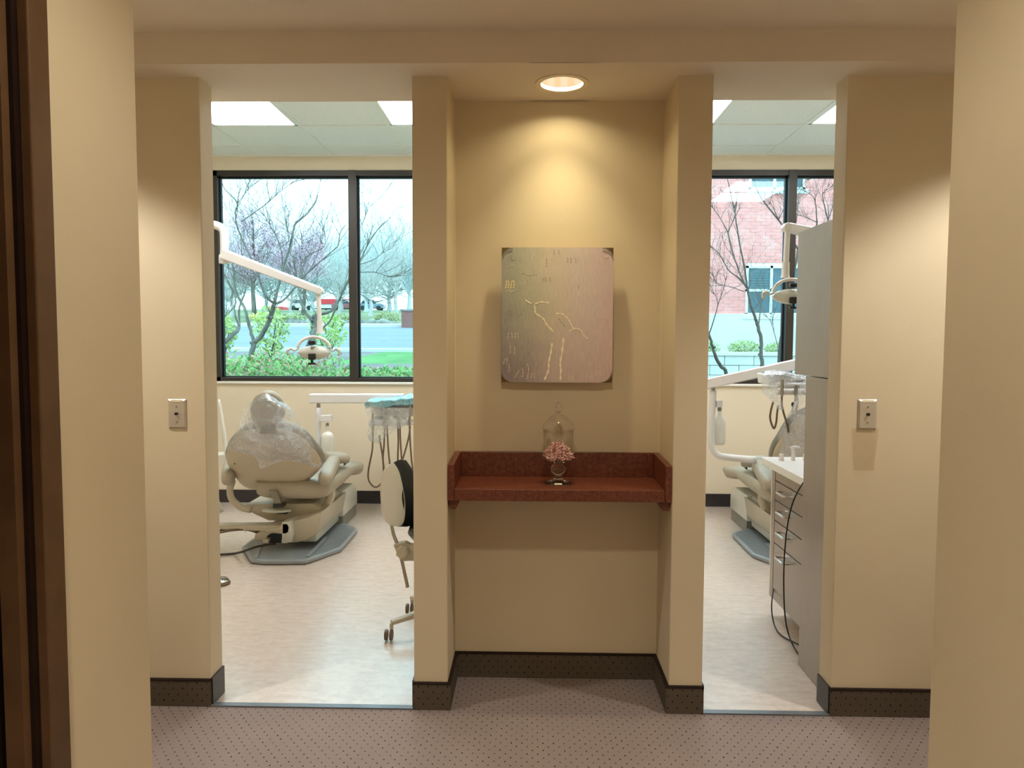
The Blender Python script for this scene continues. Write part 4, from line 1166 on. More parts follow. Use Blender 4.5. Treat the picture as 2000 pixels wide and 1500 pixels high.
def bag(name, mat, rows, label, cat, grp, amp=0.008, n1=6, n2=5, close=False):
    fine = [catmull(r, n1) for r in rows]
    grid = [catmull(list(c_), n2) for c_ in zip(*fine)]
    grid = [list(r) for r in zip(*grid)]
    out = [[p + crinkle(p, amp, 17) + crinkle(p, amp * 0.6, 45) for p in r] for r in grid]
    o = MB().rings(out, close, False, False).build(name, mat, smooth='all', fixn=False)
    tag(o, label, cat, grp)
    return o
bag('tray_cover', 'bluebag', [
    [(-1.2236,2.7800,0.9088),(-1.1305,2.7800,0.9133),(-1.0142,2.7800,0.9295),(-0.8981,2.7800,0.9418),(-0.7821,2.7800,0.9386),(-0.6431,2.7800,0.9395)],
    [(-1.2356,2.7650,0.9372),(-1.1351,2.7650,0.9378),(-1.0191,2.7650,0.9501),(-0.8956,2.7650,0.9701),(-0.7800,2.7650,0.9554),(-0.6414,2.7650,0.9562)],
    [(-1.2188,2.7600,0.9647),(-1.1339,2.7600,0.9652),(-1.0181,2.7600,0.9736),(-0.8947,2.7600,0.9936),(-0.7792,2.7600,0.9789),(-0.6408,2.7600,0.9720)],
    [(-1.2013,2.8600,0.9723),(-1.1266,2.8600,0.9767),(-1.0284,2.8600,0.9812),(-0.9028,2.8600,1.0054),(-0.7932,2.8600,0.9865),(-0.6522,2.8600,0.9795)],
    [(-1.2190,3.0200,0.9595),(-1.1584,3.0200,0.9639),(-1.0575,3.0200,0.9685),(-0.9283,3.0200,0.9894),(-0.8156,3.0200,0.9739),(-0.6707,3.0200,0.9667)],
    [(-1.2651,3.2000,0.9366),(-1.1943,3.2000,0.9329),(-1.0902,3.2000,0.9376),(-0.9571,3.2000,0.9426),(-0.8408,3.2000,0.9433),(-0.6914,3.2000,0.9441)]],
    'crinkled light blue plastic cover over the left delivery tray', 'tray cover', None, 0.012)
bag('tray_bag', 'film', [
    [(-1.2368,2.7700,0.9290),(-1.1826,2.7700,0.9293),(-1.1130,2.7700,0.9220),(-1.0125,2.7700,0.9149),(-0.8966,2.7700,0.9156)],
    [(-1.2206,2.7650,0.8754),(-1.1742,2.7650,0.8680),(-1.1047,2.7650,0.8607),(-1.0042,2.7650,0.8536),(-0.8960,2.7650,0.8543)],
    [(-1.2057,2.7650,0.7981),(-1.1671,2.7650,0.7829),(-1.0975,2.7650,0.7756),(-1.0202,2.7650,0.7606),(-0.9350,2.7650,0.7767)],
    [(-1.2151,2.7700,0.7199),(-1.1763,2.7700,0.7202),(-1.1065,2.7700,0.7207),(-1.0600,2.7700,0.7210),(-0.9824,2.7700,0.7603)],
    [(-1.2022,2.7800,0.6564),(-1.1673,2.7800,0.6411),(-1.1245,2.7800,0.6492),(-1.0854,2.7800,0.6884),(-1.0386,2.7800,0.7276)]],
    'clear plastic bag hanging over the left tray instruments', 'plastic bag', 'clear bags on the delivery trays', 0.006)

# delivery unit of the right room
t = thing('delivery_unit', (1.4, 2.5, 0.5), 'dental delivery arm sloping up to a clear bagged tray, right room', 'delivery unit', 'dental delivery units')
MB().tube([(1.3032,2.5000,1.0738),(1.2987,2.5000,0.9392),(1.2951,2.5000,0.7567),(1.3078,2.5000,0.6615),(1.3450,2.5000,0.6142),(1.4104,2.5000,0.6000),(1.5191,2.5000,0.5898)] + [(1.5980,2.4500,0.5912)], 0.0245, 12, 4).build('post', 'offwhite', t, smooth='all')
MB().tube([(1.3024,2.5000,1.1137),(1.3033,2.5000,1.0702)], 0.015, 10).build('post_collar', 'steel', t, smooth=True)
beam((1.2386,2.5200,1.1158), (1.9440,2.2500,1.3044), 0.036, 0.038, 0.035, 'offwhite', t, 'arm')
MB().prism([(1.3249,2.4800,1.0029),(1.3679,2.4800,1.0067),(1.3653,2.4800,0.9596),(1.3258,2.4800,0.9557)], (0, 0.06, 0)).build('bottle_bracket', 'offwhite', t, bevel=0.003)
bc = Vector((1.3633,2.5500,0.6842))
MB().lathe([(0.0, 0.0), (0.038, 0.0), (0.044, 0.01), (0.046, 0.03), (0.046, 0.150), (0.042, 0.175), (0.022, 0.205), (0.016, 0.212), (0.015, 0.240), (0.0, 0.240)], bc, 24, cap=False).build('water_bottle', 'white_plastic', t, smooth=True)
MB().lathe([(0.014, 0.238), (0.016, 0.262), (0.012, 0.268)], bc, 14).build('bottle_cap', 'skirt', t, smooth=True)
MB().prism([(1.5328,2.0200,1.2133),(1.9894,2.0200,1.1796),(1.9913,2.0200,1.1138),(1.7305,2.0200,1.1288),(1.5410,2.0200,1.1442)], (0, 0.24, 0)).build('tray_body', 'offwhite', t, bevel=0.008)
MB().prism([(1.5651,2.0000,1.2243),(1.9807,2.0000,1.1937),(1.9814,2.0000,1.1708),(1.5655,2.0000,1.2079)], (0, 0.26, 0.0)).build('tray_top', 'base_plate', t, bevel=0.003)
MB().tube([(1.5778,1.9800,1.1044),(1.7169,1.9800,1.1052),(1.9752,1.9800,1.1034)], 0.021, 12).build('holder_bar', 'offwhite', t, smooth=True)
MB().tube([(1.5768,2.0000,1.1457),(1.7230,2.0000,1.1432),(1.9822,2.0000,1.1446)], 0.020, 12).build('holder_bar', 'offwhite', t, smooth=True)
for a, b_ in (((1.6013,1.9500,1.1845), (1.6009,1.9500,1.0741)), ((1.6889,1.9500,1.1493), (1.6878,1.9500,1.0714))):
    a, b_ = Vector(a), Vector(b_)
    MB().tube([a, a + (b_ - a) * 0.4, b_], [0.009, 0.011, 0.008], 10).build('handpiece', 'steel', t, smooth=True)
for pts in (
        [(1.6040,1.9600,1.0831),(1.6055,1.9600,1.0245),(1.6199,1.9600,0.9658),(1.6375,1.9600,0.9103),(1.6521,1.9600,0.8450)],
        [(1.5535,1.9700,1.0396),(1.5418,1.9700,0.9905),(1.5365,1.9700,0.9413),(1.5473,1.9700,0.8988),(1.5642,1.9700,0.8694),(1.5762,1.9700,0.9088),(1.5810,1.9700,0.9744),(1.5864,1.9700,1.0169)],
        [(1.6947,1.9700,1.0764),(1.6924,1.9700,1.0405),(1.6804,1.9700,1.0077),(1.6749,1.9700,0.9717)],
        [(1.7047,1.9800,1.0757),(1.7121,1.9800,1.0430),(1.7066,1.9800,1.0037),(1.6981,1.9800,0.9577)]):
    MB().tube(pts, HO, 8, 4).build('hose', 'hose', t, smooth='all')
MB().ell((1.6764,1.9600,1.0249), 0.012, 0.012, 0.018, 10).build('hose_coupling', 'black', t, smooth=True)
bag('tray_bag', 'film', [
    [(1.4717,1.9600,1.2223),(1.5134,1.9600,1.2290),(1.5779,1.9600,1.2261),(1.6587,1.9600,1.2103),(1.7717,1.9600,1.1946)],
    [(1.4698,1.9500,1.1709),(1.5115,1.9500,1.1776),(1.5597,1.9500,1.1778),(1.6081,1.9500,1.1716),(1.6565,1.9500,1.1621)],
    [(1.4742,1.9500,1.1222),(1.5128,1.9500,1.1224),(1.5452,1.9500,1.1161),(1.5775,1.9500,1.1097),(1.6032,1.9500,1.1099)],
    [(1.4877,1.9500,1.0962),(1.5205,1.9500,1.0704),(1.5468,1.9500,1.0510),(1.5727,1.9500,1.0447),(1.5981,1.9500,1.0578)],
    [(1.5221,1.9550,1.0700),(1.5487,1.9550,1.0376),(1.5722,1.9550,1.0019),(1.5918,1.9550,0.9890),(1.6141,1.9550,0.9989)]],
    'clear plastic bag over the right delivery tray beside the cabinet', 'plastic bag', 'clear bags on the delivery trays', 0.009)
bag('tray_cover', 'film', [
    [(1.4818,1.9400,1.2136),(1.5555,1.9400,1.2172),(1.6359,1.9400,1.2046),(1.7966,1.9400,1.1829),(1.9568,1.9400,1.1708)],
    [(1.5002,1.9800,1.2346),(1.5680,1.9800,1.2382),(1.6491,1.9800,1.2256),(1.8111,1.9800,1.2036),(1.9727,1.9800,1.1881)],
    [(1.5915,2.2500,1.2271),(1.6563,2.2500,1.2308),(1.7420,2.2500,1.2175),(1.9130,2.2500,1.1977),(2.0837,2.2500,1.1814)]],
    'clear plastic film laid over the top of the right delivery tray', 'tray cover', None, 0.006)

# operating lights on their poles
def op_light(pole, armA, armB, drop, cx, sc_, label, mir):
    base = Vector(pole[0])
    t = thing('operating_light', base, label, 'operating light', 'operating lights over the dental chairs')
    MB().tube(pole, 0.030, 12, 5).build('pole', 'offwhite', t, smooth='all')
    MB().lathe([(0.16, 0.0), (0.16, 0.012), (0.05, 0.03), (0.035, 0.06)], (base.x, base.y, 0), 24).build('pole_base', 'offwhite', t, smooth=True)
    e = Vector(pole[-1])
    MB().lathe([(0.036, -0.055), (0.038, -0.05), (0.038, 0.0), (0.034, 0.01)], e, 18).build('pole_joint', 'offwhite', t, smooth=True)
    beam(armA, armB, 0.036, 0.024, 0.030, 'offwhite', t, 'arm')
    MB().lathe([(0.021, -0.03), (0.024, -0.022), (0.024, 0.022), (0.021, 0.03)], Vector(armB), 16, 'Y').build('arm_joint', 'offwhite', t, smooth=True)
    d = [Vector(p) for p in drop]
    MB().tube(d[:2], 0.016, 12).build('drop_tube', 'offwhite', t, smooth=True)
    MB().tube([d[1] + Vector((0, 0, 0.07)), d[1], d[1] - Vector((0, 0, 0.02))], [0.021, 0.022, 0.026], 12).build('drop_sleeve', 'offwhite', t, smooth=True)
    c = Vector(cx)
    s = sc_
    # yoke over the head
    yk = [c + Vector((x * s, 0, z * s)) for x, z in ((-0.115, 0.02), (-0.10, 0.060), (-0.055, 0.092), (0, 0.102), (0.055, 0.092), (0.10, 0.060), (0.115, 0.02))]
    MB().tube(yk, 0.012 * s, 10, 5, 0.8).build('yoke', 'offwhite', t, smooth='all')
    # reflector head: curved visor with thickness
    rs = []
    for k in range(15):
        a = -1.0 + 2.0 * k / 14
        x = 0.118 * s * a
        top = 0.048 * s * (1 - a * a) ** 0.5 + 0.002
        bot = -0.050 * s * (1 - a * a) ** 0.6 - 0.002
        dep = 0.045 * s * (1 - 0.5 * a * a)
        ring = []
        for q in range(14):
            th = 2 * PI * q / 14
            zz = (top + bot) / 2 + (top - bot) / 2 * math.sin(th)
            ring.append(c + Vector((x, dep * math.cos(th) + 0.02 * s * a * a, zz - 0.010 * s)))
        rs.append(ring)
    MB().rings(rs).build('reflector_head', 'grey_plastic', t, smooth='all')
    MB().rbox(c.x - 0.024 * s, c.x + 0.024 * s, c.y - 0.055 * s, c.y - 0.02 * s, c.z + 0.046 * s, c.z + 0.074 * s, 0.004, 2).build('bulb_cover', 'black', t)
    MB().rbox(c.x - 0.025 * s, c.x + 0.025 * s, c.y - 0.062 * s, c.y - 0.03 * s, c.z - 0.060 * s, c.z - 0.016 * s, 0.006, 2).rbox(c.x - 0.008 * s, c.x + 0.008 * s, c.y - 0.056 * s, c.y - 0.036 * s, c.z - 0.082 * s, c.z - 0.056 * s, 0.002, 2).rbox(c.x - 0.026 * s, c.x + 0.026 * s, c.y - 0.062 * s, c.y - 0.034 * s, c.z - 0.094 * s, c.z - 0.080 * s, 0.003, 2).build('switch_block', 'black', t)
    for sx in (-1, 1):
        MB().tube([c + Vector((sx * 0.112 * s, 0, 0.015 * s)), c + Vector((sx * 0.14 * s, 0, 0.004 * s)), c + Vector((sx * 0.165 * s, 0, 0.018 * s)), c + Vector((sx * 0.185 * s, -0.01, 0.004 * s)), c + Vector((sx * 0.182 * s, -0.01, -0.03 * s))], [0.005, 0.006, 0.010, 0.011, 0.008], 10, 4).build('side_handle', 'grey_plastic', t, smooth='all')
    return t
op_light([(-2.72, 2.62, 0.0), (-2.72, 2.62, 1.2), (-2.72, 2.62, 1.98), (-2.66, 2.62, 2.215), (-2.3429,2.6200,2.2476), (-2.2680,2.6200,2.2439), (-2.2237,2.6200,2.2109), (-2.2177,2.6200,2.1300), (-2.2197,2.6200,2.0267)],
         (-2.2113,2.6000,2.0356), (-1.4662,2.4200,1.7641), [(-1.4772,2.4200,1.7498), (-1.4694,2.4200,1.4853)], (-1.5087,2.4000,1.3417), 0.98, 'white operating light on a sloping arm in front of the left window', 1)
op_light([(2.62, 2.1, 0.0), (2.62, 2.1, 1.2), (2.62, 2.1, 2.0), (2.60, 2.08, 2.1), (2.50, 2.02, 2.17), (2.40, 2.0, 2.15), (2.36, 2.0, 2.10), (2.36, 2.0, 2.02)],
         (2.36, 2.0, 1.99), (1.4679,1.5500,2.0767), [(1.4743,1.5500,2.0535), (1.4689,1.5500,1.8090)], (1.4937,1.5200,1.6902), 0.86, 'white operating light with grey switch block, half behind the tall cabinet', -1)

# small foot switch on the floor by the left jamb
fc = Vector((-1.8019,1.4361,0.0000))
t = thing('foot_control', fc, 'round chrome foot control on the floor, cut off by the left jamb', 'foot control')
MB().lathe([(0.0, 0.0), (0.062, 0.0), (0.064, 0.006), (0.060, 0.012), (0.0, 0.012)], fc, 28).build('base_disc', 'hose', t, smooth=True)
MB().lathe([(0.0, 0.012), (0.054, 0.012), (0.055, 0.020), (0.046, 0.030), (0.02, 0.034), (0.0, 0.034)], fc, 28).build('pedal_disc', 'chrome', t, smooth=True)

# assistant's white tube and tray at the left jamb
t = thing('assistant_arm', (-2.2521,2.6200,0.5261), 'white slender tube rising beside the left chair, with a small white tray', 'assistant arm')
MB().tube([(-2.2730,2.6000,0.9829),(-2.2562,2.6000,0.8700),(-2.2398,2.6000,0.7379),(-2.2239,2.6000,0.5752),(-2.2213,2.6000,0.5106)], [0.010, 0.013, 0.014, 0.015, 0.015], 10, 4).build('tube', 'white_plastic', t, smooth='all')
MB().prism([(-2.3735,2.6200,0.5633),(-2.2359,2.6200,0.5720),(-2.2256,2.6200,0.5149),(-2.2566,2.6200,0.4879),(-2.3753,2.6200,0.4793)], (0, 0.18, 0)).build('tray', 'white_plastic', t, bevel=0.006)
MB().tube([(-2.3518,2.7000,0.4813),(-2.3542,2.7000,0.3572),(-2.3417,2.7000,0.2017),(-2.3044,2.7000,0.1241)], 0.018, 10, 4).build('support', 'beige_plastic', t, smooth='all')

# operator stool behind the left pier
SX, SY = -0.385, 0.80
t = thing('operator_stool', (SX, SY, 0), 'black and white rolling stool peeking out behind the left pier', 'stool')
bo = [(-0.6468,0.7200,0.8414), (-0.6739,0.7200,0.8190), (-0.6891,0.7200,0.7497), (-0.6916,0.7300,0.6608), (-0.6861,0.7500,0.5738), (-0.6658,0.7600,0.5313), (-0.6401,0.7700,0.5190), (-0.6143,0.7800,0.5268), (-0.6040,0.7800,0.5826), (-0.6045,0.7700,0.6605), (-0.6132,0.7500,0.7346), (-0.6266,0.7300,0.8028)]
nb = Vector((-0.80, -0.60, 0.0))
pad(bo, nb, [(0.45, 0.036), (0.75, 0.034), (0.90, 0.026), (0.97, 0.014)], [(1.0, 0.0), (0.95, -0.008)]).build('back_shell', 'white_plastic', t, smooth='all')
pad(bo, nb, [(0.95, -0.004), (1.03, -0.016)], [(1.06, -0.040), (1.02, -0.070), (0.85, -0.090), (0.4, -0.100)]).build('back_cushion', 'black_vinyl', t, smooth='all')
MB().lathe([(0.0, 0.0), (0.16, 0.0), (0.19, 0.012), (0.205, 0.035), (0.195, 0.062), (0.15, 0.078), (0.0, 0.082)], (SX, SY, 0.455), 36).build('seat', 'black_vinyl', t, smooth='all')
MB().lathe([(0.11, 0.0), (0.12, 0.015)], (SX, SY, 0.440), 24).build('seat_plate', 'black', t)
MB().tube([(-0.6521,0.7000,0.5415), (-0.6407,0.6900,0.4972), (-0.6196,0.6800,0.4482), (-0.5963,0.6700,0.3674), (-0.5708,0.6600,0.2547)], 0.0085, 10, 4, 1.0).build('back_bar', 'steel', t, smooth='all')
MB().prism([(-0.6370,0.6550,0.4599),(-0.5836,0.6550,0.4703),(-0.5570,0.6550,0.4558),(-0.5303,0.6550,0.4635),(-0.5160,0.6550,0.3974),(-0.5403,0.6550,0.3824),(-0.5719,0.6550,0.3820),(-0.5913,0.6550,0.3793),(-0.6131,0.6550,0.3963)], (0, 0.05, 0)).build('back_bracket', 'beige_plastic', t, smooth=True, bevel=0.004)
kc = Vector((-0.5909,0.6400,0.4304))
MB().rings([[kc + Vector((math.cos(a) * r * (1 + 0.08 * math.cos(7 * a)), y, math.sin(a) * r * (1 + 0.08 * math.cos(7 * a)))) for a in [2 * PI * k / 42 for k in range(42)]] for r, y in ((0.024, -0.018), (0.029, -0.012), (0.029, 0.004), (0.024, 0.014))]).build('adjuster_knob', 'beige_plastic', t, smooth=True)
MB().box(SX - 0.03, SX + 0.03, SY - 0.10, SY + 0.1, 0.425, 0.441).build('mechanism', 'black', t)
MB().tube([(SX, SY, 0.10), (SX, SY, 0.28), (SX, SY, 0.44)], [0.026, 0.026, 0.016], 14).build('gas_column', 'black', t, smooth=True)
for k in range(5):
    a = math.radians(209 + 72 * k)
    dx, dy = math.cos(a), math.sin(a)
    R = 0.30
    rs = []
    for f, hz, hw, zc in ((0.06, 0.020, 0.026, 0.125), (0.35, 0.016, 0.022, 0.118), (0.8, 0.011, 0.017, 0.096), (1.0, 0.010, 0.014, 0.086)):
        c = Vector((SX + dx * R * f, SY + dy * R * f, zc))
        s = Vector((-dy, dx, 0))
        rs.append([c + s * hw * i + Vector((0, 0, hz * j)) for i, j in ((-1, -1), (1, -1), (1, 0.6), (0.6, 1), (-0.6, 1), (-1, 0.6))])
    MB().rings(rs).build('base_arm', 'beige_plastic', t, smooth=True)
    cc_ = Vector((SX + dx * R, SY + dy * R, 0))
    cs = MB()
    tx, ty = -dy, dx
    q = MB()
    q.tube([cc_ + Vector((0, 0, 0.055)), cc_ + Vector((0, 0, 0.082))], 0.009, 8)
    o = q.build('caster', 'beige_plastic', t)
    wv = cc_ + Vector((-0.012, -0.004, 0))
    for sg in (-1, 1):
        MB().lathe([(0.012, -0.008), (0.024, -0.007), (0.0265, 0.0), (0.024, 0.007), (0.012, 0.008)], wv + Vector((sg * 0.012, 0, 0.0268)), 18, 'X').build('caster_wheel', 'hose', o, smooth=True)

# ------------------------------------------------------------------ cabinets of the right room
CXF = 1.198
t = thing('tall_cabinet', (CXF + 0.3, 0.29, 0), 'tall grey brown laminate cabinet standing against the right jamb', 'cabinet')
MB().box(CXF, CXF + 0.62, TW + 0.002, 0.450, 0.0, 1.276).build('lower_carcass', 'cab', t, bevel=0.0015)
MB().box(CXF - 0.002, CXF + 0.62, TW + 0.002, 0.585, 1.280, 1.910).build('upper_carcass', 'cab', t, bevel=0.0015)
BX = 1.262
t = thing('base_cabinet', (BX + 0.25, 0.76, 0), 'grey brown base cabinet with drawers and chrome pulls, beyond the tall cabinet', 'cabinet')
MB().box(BX + 0.018, BX + 0.55, 0.452, 1.055, 0.105, 0.780).build('carcass', 'cab', t)
MB().box(BX + 0.035, BX + 0.50, 0.452, 0.68, 0.0, 0.105).build('toe_kick', 'toekick', t)
MB().box(BX - 0.001, BX + 0.018, 1.008, 1.055, 0.10, 0.780).build('filler_strip', 'cab', t, bevel=0.001)
MB().box(BX + 0.0, BX + 0.55, 1.0555, 1.068, 0.10, 0.780).build('end_panel', 'offwhite', t)
zs = [0.100, 0.395, 0.512, 0.616, 0.716, 0.778]
for k in range(5):
    d = MB().box(BX, BX + 0.017, 0.455, 1.005, zs[k] + 0.0025, zs[k + 1] - 0.0025).build('drawer_front', 'cab', t, bevel=0.0012)
    if k < 4:
        hz = zs[k + 1] - (0.038 if k else 0.045)
        MB().tube([(BX, 0.775, hz), (BX - 0.026, 0.775, hz), (BX - 0.032, 0.781, hz), (BX - 0.032, 0.889, hz), (BX - 0.026, 0.895, hz), (BX, 0.895, hz)], 0.0055, 8).build('pull_handle', 'chrome', d, smooth=True)
t = thing('countertop', (1.5, 0.79, 0.78), 'white countertop on the drawer cabinet in the right room', 'countertop')
MB().box(1.222, 1.85, 0.452, 1.12, 0.7805, 0.820).build('slab', 'counter', t, bevel=0.004)
fp = Vector((1.3460,1.0000,0.8397))
t = thing('faucet', (fp.x, fp.y, 0.82), 'small white faucet with two handles on the white countertop', 'faucet')
zt = 0.820
MB().tube([(fp.x, fp.y, zt), (fp.x, fp.y, zt + 0.03), (fp.x - 0.002, fp.y, zt + 0.062)], [0.011, 0.009, 0.008], 12).build('spout_riser', 'offwhite', t, smooth=True)
MB().tube([(fp.x - 0.016, fp.y, zt + 0.066), (fp.x + 0.010, fp.y, zt + 0.070), (fp.x + 0.03, fp.y + 0.0, zt + 0.068)], 0.0065, 10).build('spout', 'offwhite', t, smooth=True)
for dx in (-0.060, 0.062):
    MB().lathe([(0.014, 0.0), (0.013, 0.012), (0.010, 0.016), (0.011, 0.03), (0.008, 0.034)], (fp.x + dx, fp.y, zt), 16).build('handle', 'offwhite', t, smooth=True)

# black cables
tag(MB().tube([(1.2173,0.5000,0.8010), (1.2182,0.5500,0.7634), (1.2101,0.6000,0.6941), (1.1983,0.6200,0.6061), (1.1870,0.6200,0.4983), (1.1831,0.6200,0.3781), (1.1792,0.6000,0.2643), (1.1759,0.5700,0.1792), (1.1814,0.5400,0.1075), (1.2413,0.6518,0.0120), (1.2338,0.5564,0.0060), (1.2393,0.4641,0.0060)], 0.0033, 8, 6).build('cable', 'blackcord', smooth='all'), 'black cable hanging from the countertop edge down the drawer fronts', 'cable', 'black cables by the drawer cabinet')
tag(MB().tube([(1.3919,1.3000,0.2960), (1.3610,1.2200,0.2503), (1.3092,1.1000,0.2030), (1.2557,0.9800,0.1471), (1.2235,0.9000,0.0956), (1.2371,0.9127,0.0200), (1.2258,0.8148,0.0060), (1.2330,0.7328,0.0060), (1.2580,0.6788,0.0060), (1.2796,0.6322,0.0060)], 0.0033, 8, 6).build('cable', 'blackcord', smooth='all'), 'black cable curling over the floor in front of the toe kick', 'cable', 'black cables by the drawer cabinet')

# ------------------------------------------------------------------ outdoors, left window
def gz(y):
    pts = [(3.7, 0.93), (6.0, 0.985), (8.0, 1.07), (12.0, 1.17), (24.0, 1.87), (24.6, 1.95), (27.0, 2.30), (45.0, 3.0), (120.0, 6.2)]
    for (a, za), (b_, zb) in zip(pts, pts[1:]):
        if y <= b_:
            return za + (zb - za) * (y - a) / (b_ - a)
    return pts[-1][1]
def terrain(x0, x1, ys, dz=0.0):
    rows = [[(x0, y, gz(y) + dz), (x1, y, gz(y) + dz)] for y in ys]
    m = MB()
    lo = [[(p[0], p[1], p[2] - 0.6) for p in r] for r in rows]
    prof = [(y, gz(y) + dz) for y in ys] + [(y, gz(y) + dz - 0.5) for y in reversed(ys)]
    m.prism([(x0, y, z) for y, z in prof], (x1 - x0, 0, 0))
    return m
struct('ground', terrain(-60, -0.15, [3.77, 5, 6, 7, 8]), 'mulch')
struct('ground_strip', terrain(-60, -2.9, [8, 10, 12]), 'mulch')
struct('lawn', terrain(-2.9, -0.15, [8, 10, 12]), 'lawn')
struct('road', terrain(-60, 1.2, [12.25, 16, 20, 23.6]), 'asphalt')
struct('kerb_near', terrain(-60, 1.2, [12.0, 12.25], 0.06), 'kerb')
struct('kerb_far', terrain(-60, 1.2, [23.6, 24.2], 0.09), 'kerb')
struct('ground_far', terrain(-90, 1.2, [24.2, 27, 45, 90, 120]), 'verge')

def leaves(m, c, rad, n, size, rng, flatten=1.0, shell=0.35):
    """little leaf blades (thin folded quads) in an ellipsoid"""
    for _ in range(n):
        while True:
            d = Vector((rng.uniform(-1, 1), rng.uniform(-1, 1), rng.uniform(-1, 1)))
            if shell < d.length < 1:
                break
        p = Vector(c) + Vector((d.x * rad[0], d.y * rad[1], d.z * rad[2]))
        a = Vector((rng.uniform(-1, 1), rng.uniform(-1, 1), rng.uniform(-1, 1))).normalized() * size * rng.uniform(0.6, 1.3)
        b_ = a.orthogonal().normalized() * size * 0.38
        up = a.cross(b_).normalized() * size * 0.12
        m.add([p - a, p + b_ + up, p + a, p - b_ + up], [(0, 1, 2), (0, 2, 3)])
    return m

def twigs(m, p, d, L, r, depth, rng):
    pts = [p]
    q = p
    for i in range(3):
        d = (d + Vector((rng.uniform(-1, 1), rng.uniform(-1, 1), rng.uniform(-0.6, 1))) * 0.28).normalized()
        q = q + d * L / 3
        pts.append(q)
        if depth > 0 and rng.random() < 0.8:
            twigs(m, q, (d + Vector((rng.uniform(-1, 1), rng.uniform(-1, 1), rng.uniform(-0.5, 1))) * 0.9).normalized(), L * 0.55, r * 0.62, depth - 1, rng)
    m.tube(pts, [r, r * 0.8, r * 0.6, r * 0.35], 3)

TK = 0.58

def traced_tree(label, branches, seed, bark='bark', twig_n=5, twig_L=0.5, twig_r=0.005, group=None, depth=2, name='bare_tree', knob=True):
    rng = random.Random(seed)
    p0 = branches[0][0][0]
    root = Vector((p0[0], p0[1], (0.34 if p0[0] > 0 else gz(p0[1]) - 0.01)))
    branches = [([tuple(root)] + list(branches[0][0]) if p0[2] > root.z + 0.05 else branches[0][0], branches[0][1], branches[0][2])] + branches[1:]
    t = thing(name, root, label, 'tree', group)
    tw = MB()
    for i, (pts, r0, r1) in enumerate(branches):
        r0, r1 = r0 * TK, r1 * TK
        m = MB()
        pp = catmull(pts, 4)
        n = len(pp)
        pp = [p + Vector((rng.uniform(-1, 1), rng.uniform(-1, 1), 0)) * r0 * 0.25 for p in pp]
        rr = [r0 + (r1 - r0) * k / (n - 1) for k in range(n)]
        m.tube(pp, rr, 8 if r0 > 0.012 else 6)
        if knob and r0 > 0.012:
            for _ in range(2):
                k = rng.randrange(n // 2, n)
                m.ell(pp[k] + Vector((rng.uniform(-1, 1), rng.uniform(-1, 0), 0)) * rr[k], rr[k] * 0.9, rr[k] * 0.9, rr[k] * 0.8, 8)
        m.build('trunk' if i == 0 else 'branch', bark, t, smooth='all')
        if i == 0:
            continue
        for _ in range(twig_n):
            k = rng.randrange(n // 3, n)
            d = (pp[min(k + 1, n - 1)] - pp[max(0, k - 1)]).normalized()
            d = (d + Vector((rng.uniform(-1, 1), rng.uniform(-1, 1), rng.uniform(-0.2, 1))) * 0.8).normalized()
            twigs(tw, pp[k], d, twig_L * rng.uniform(0.6, 1.2), twig_r, depth, rng)
    tw.build('twigs', bark, t, kind='stuff')
    return t

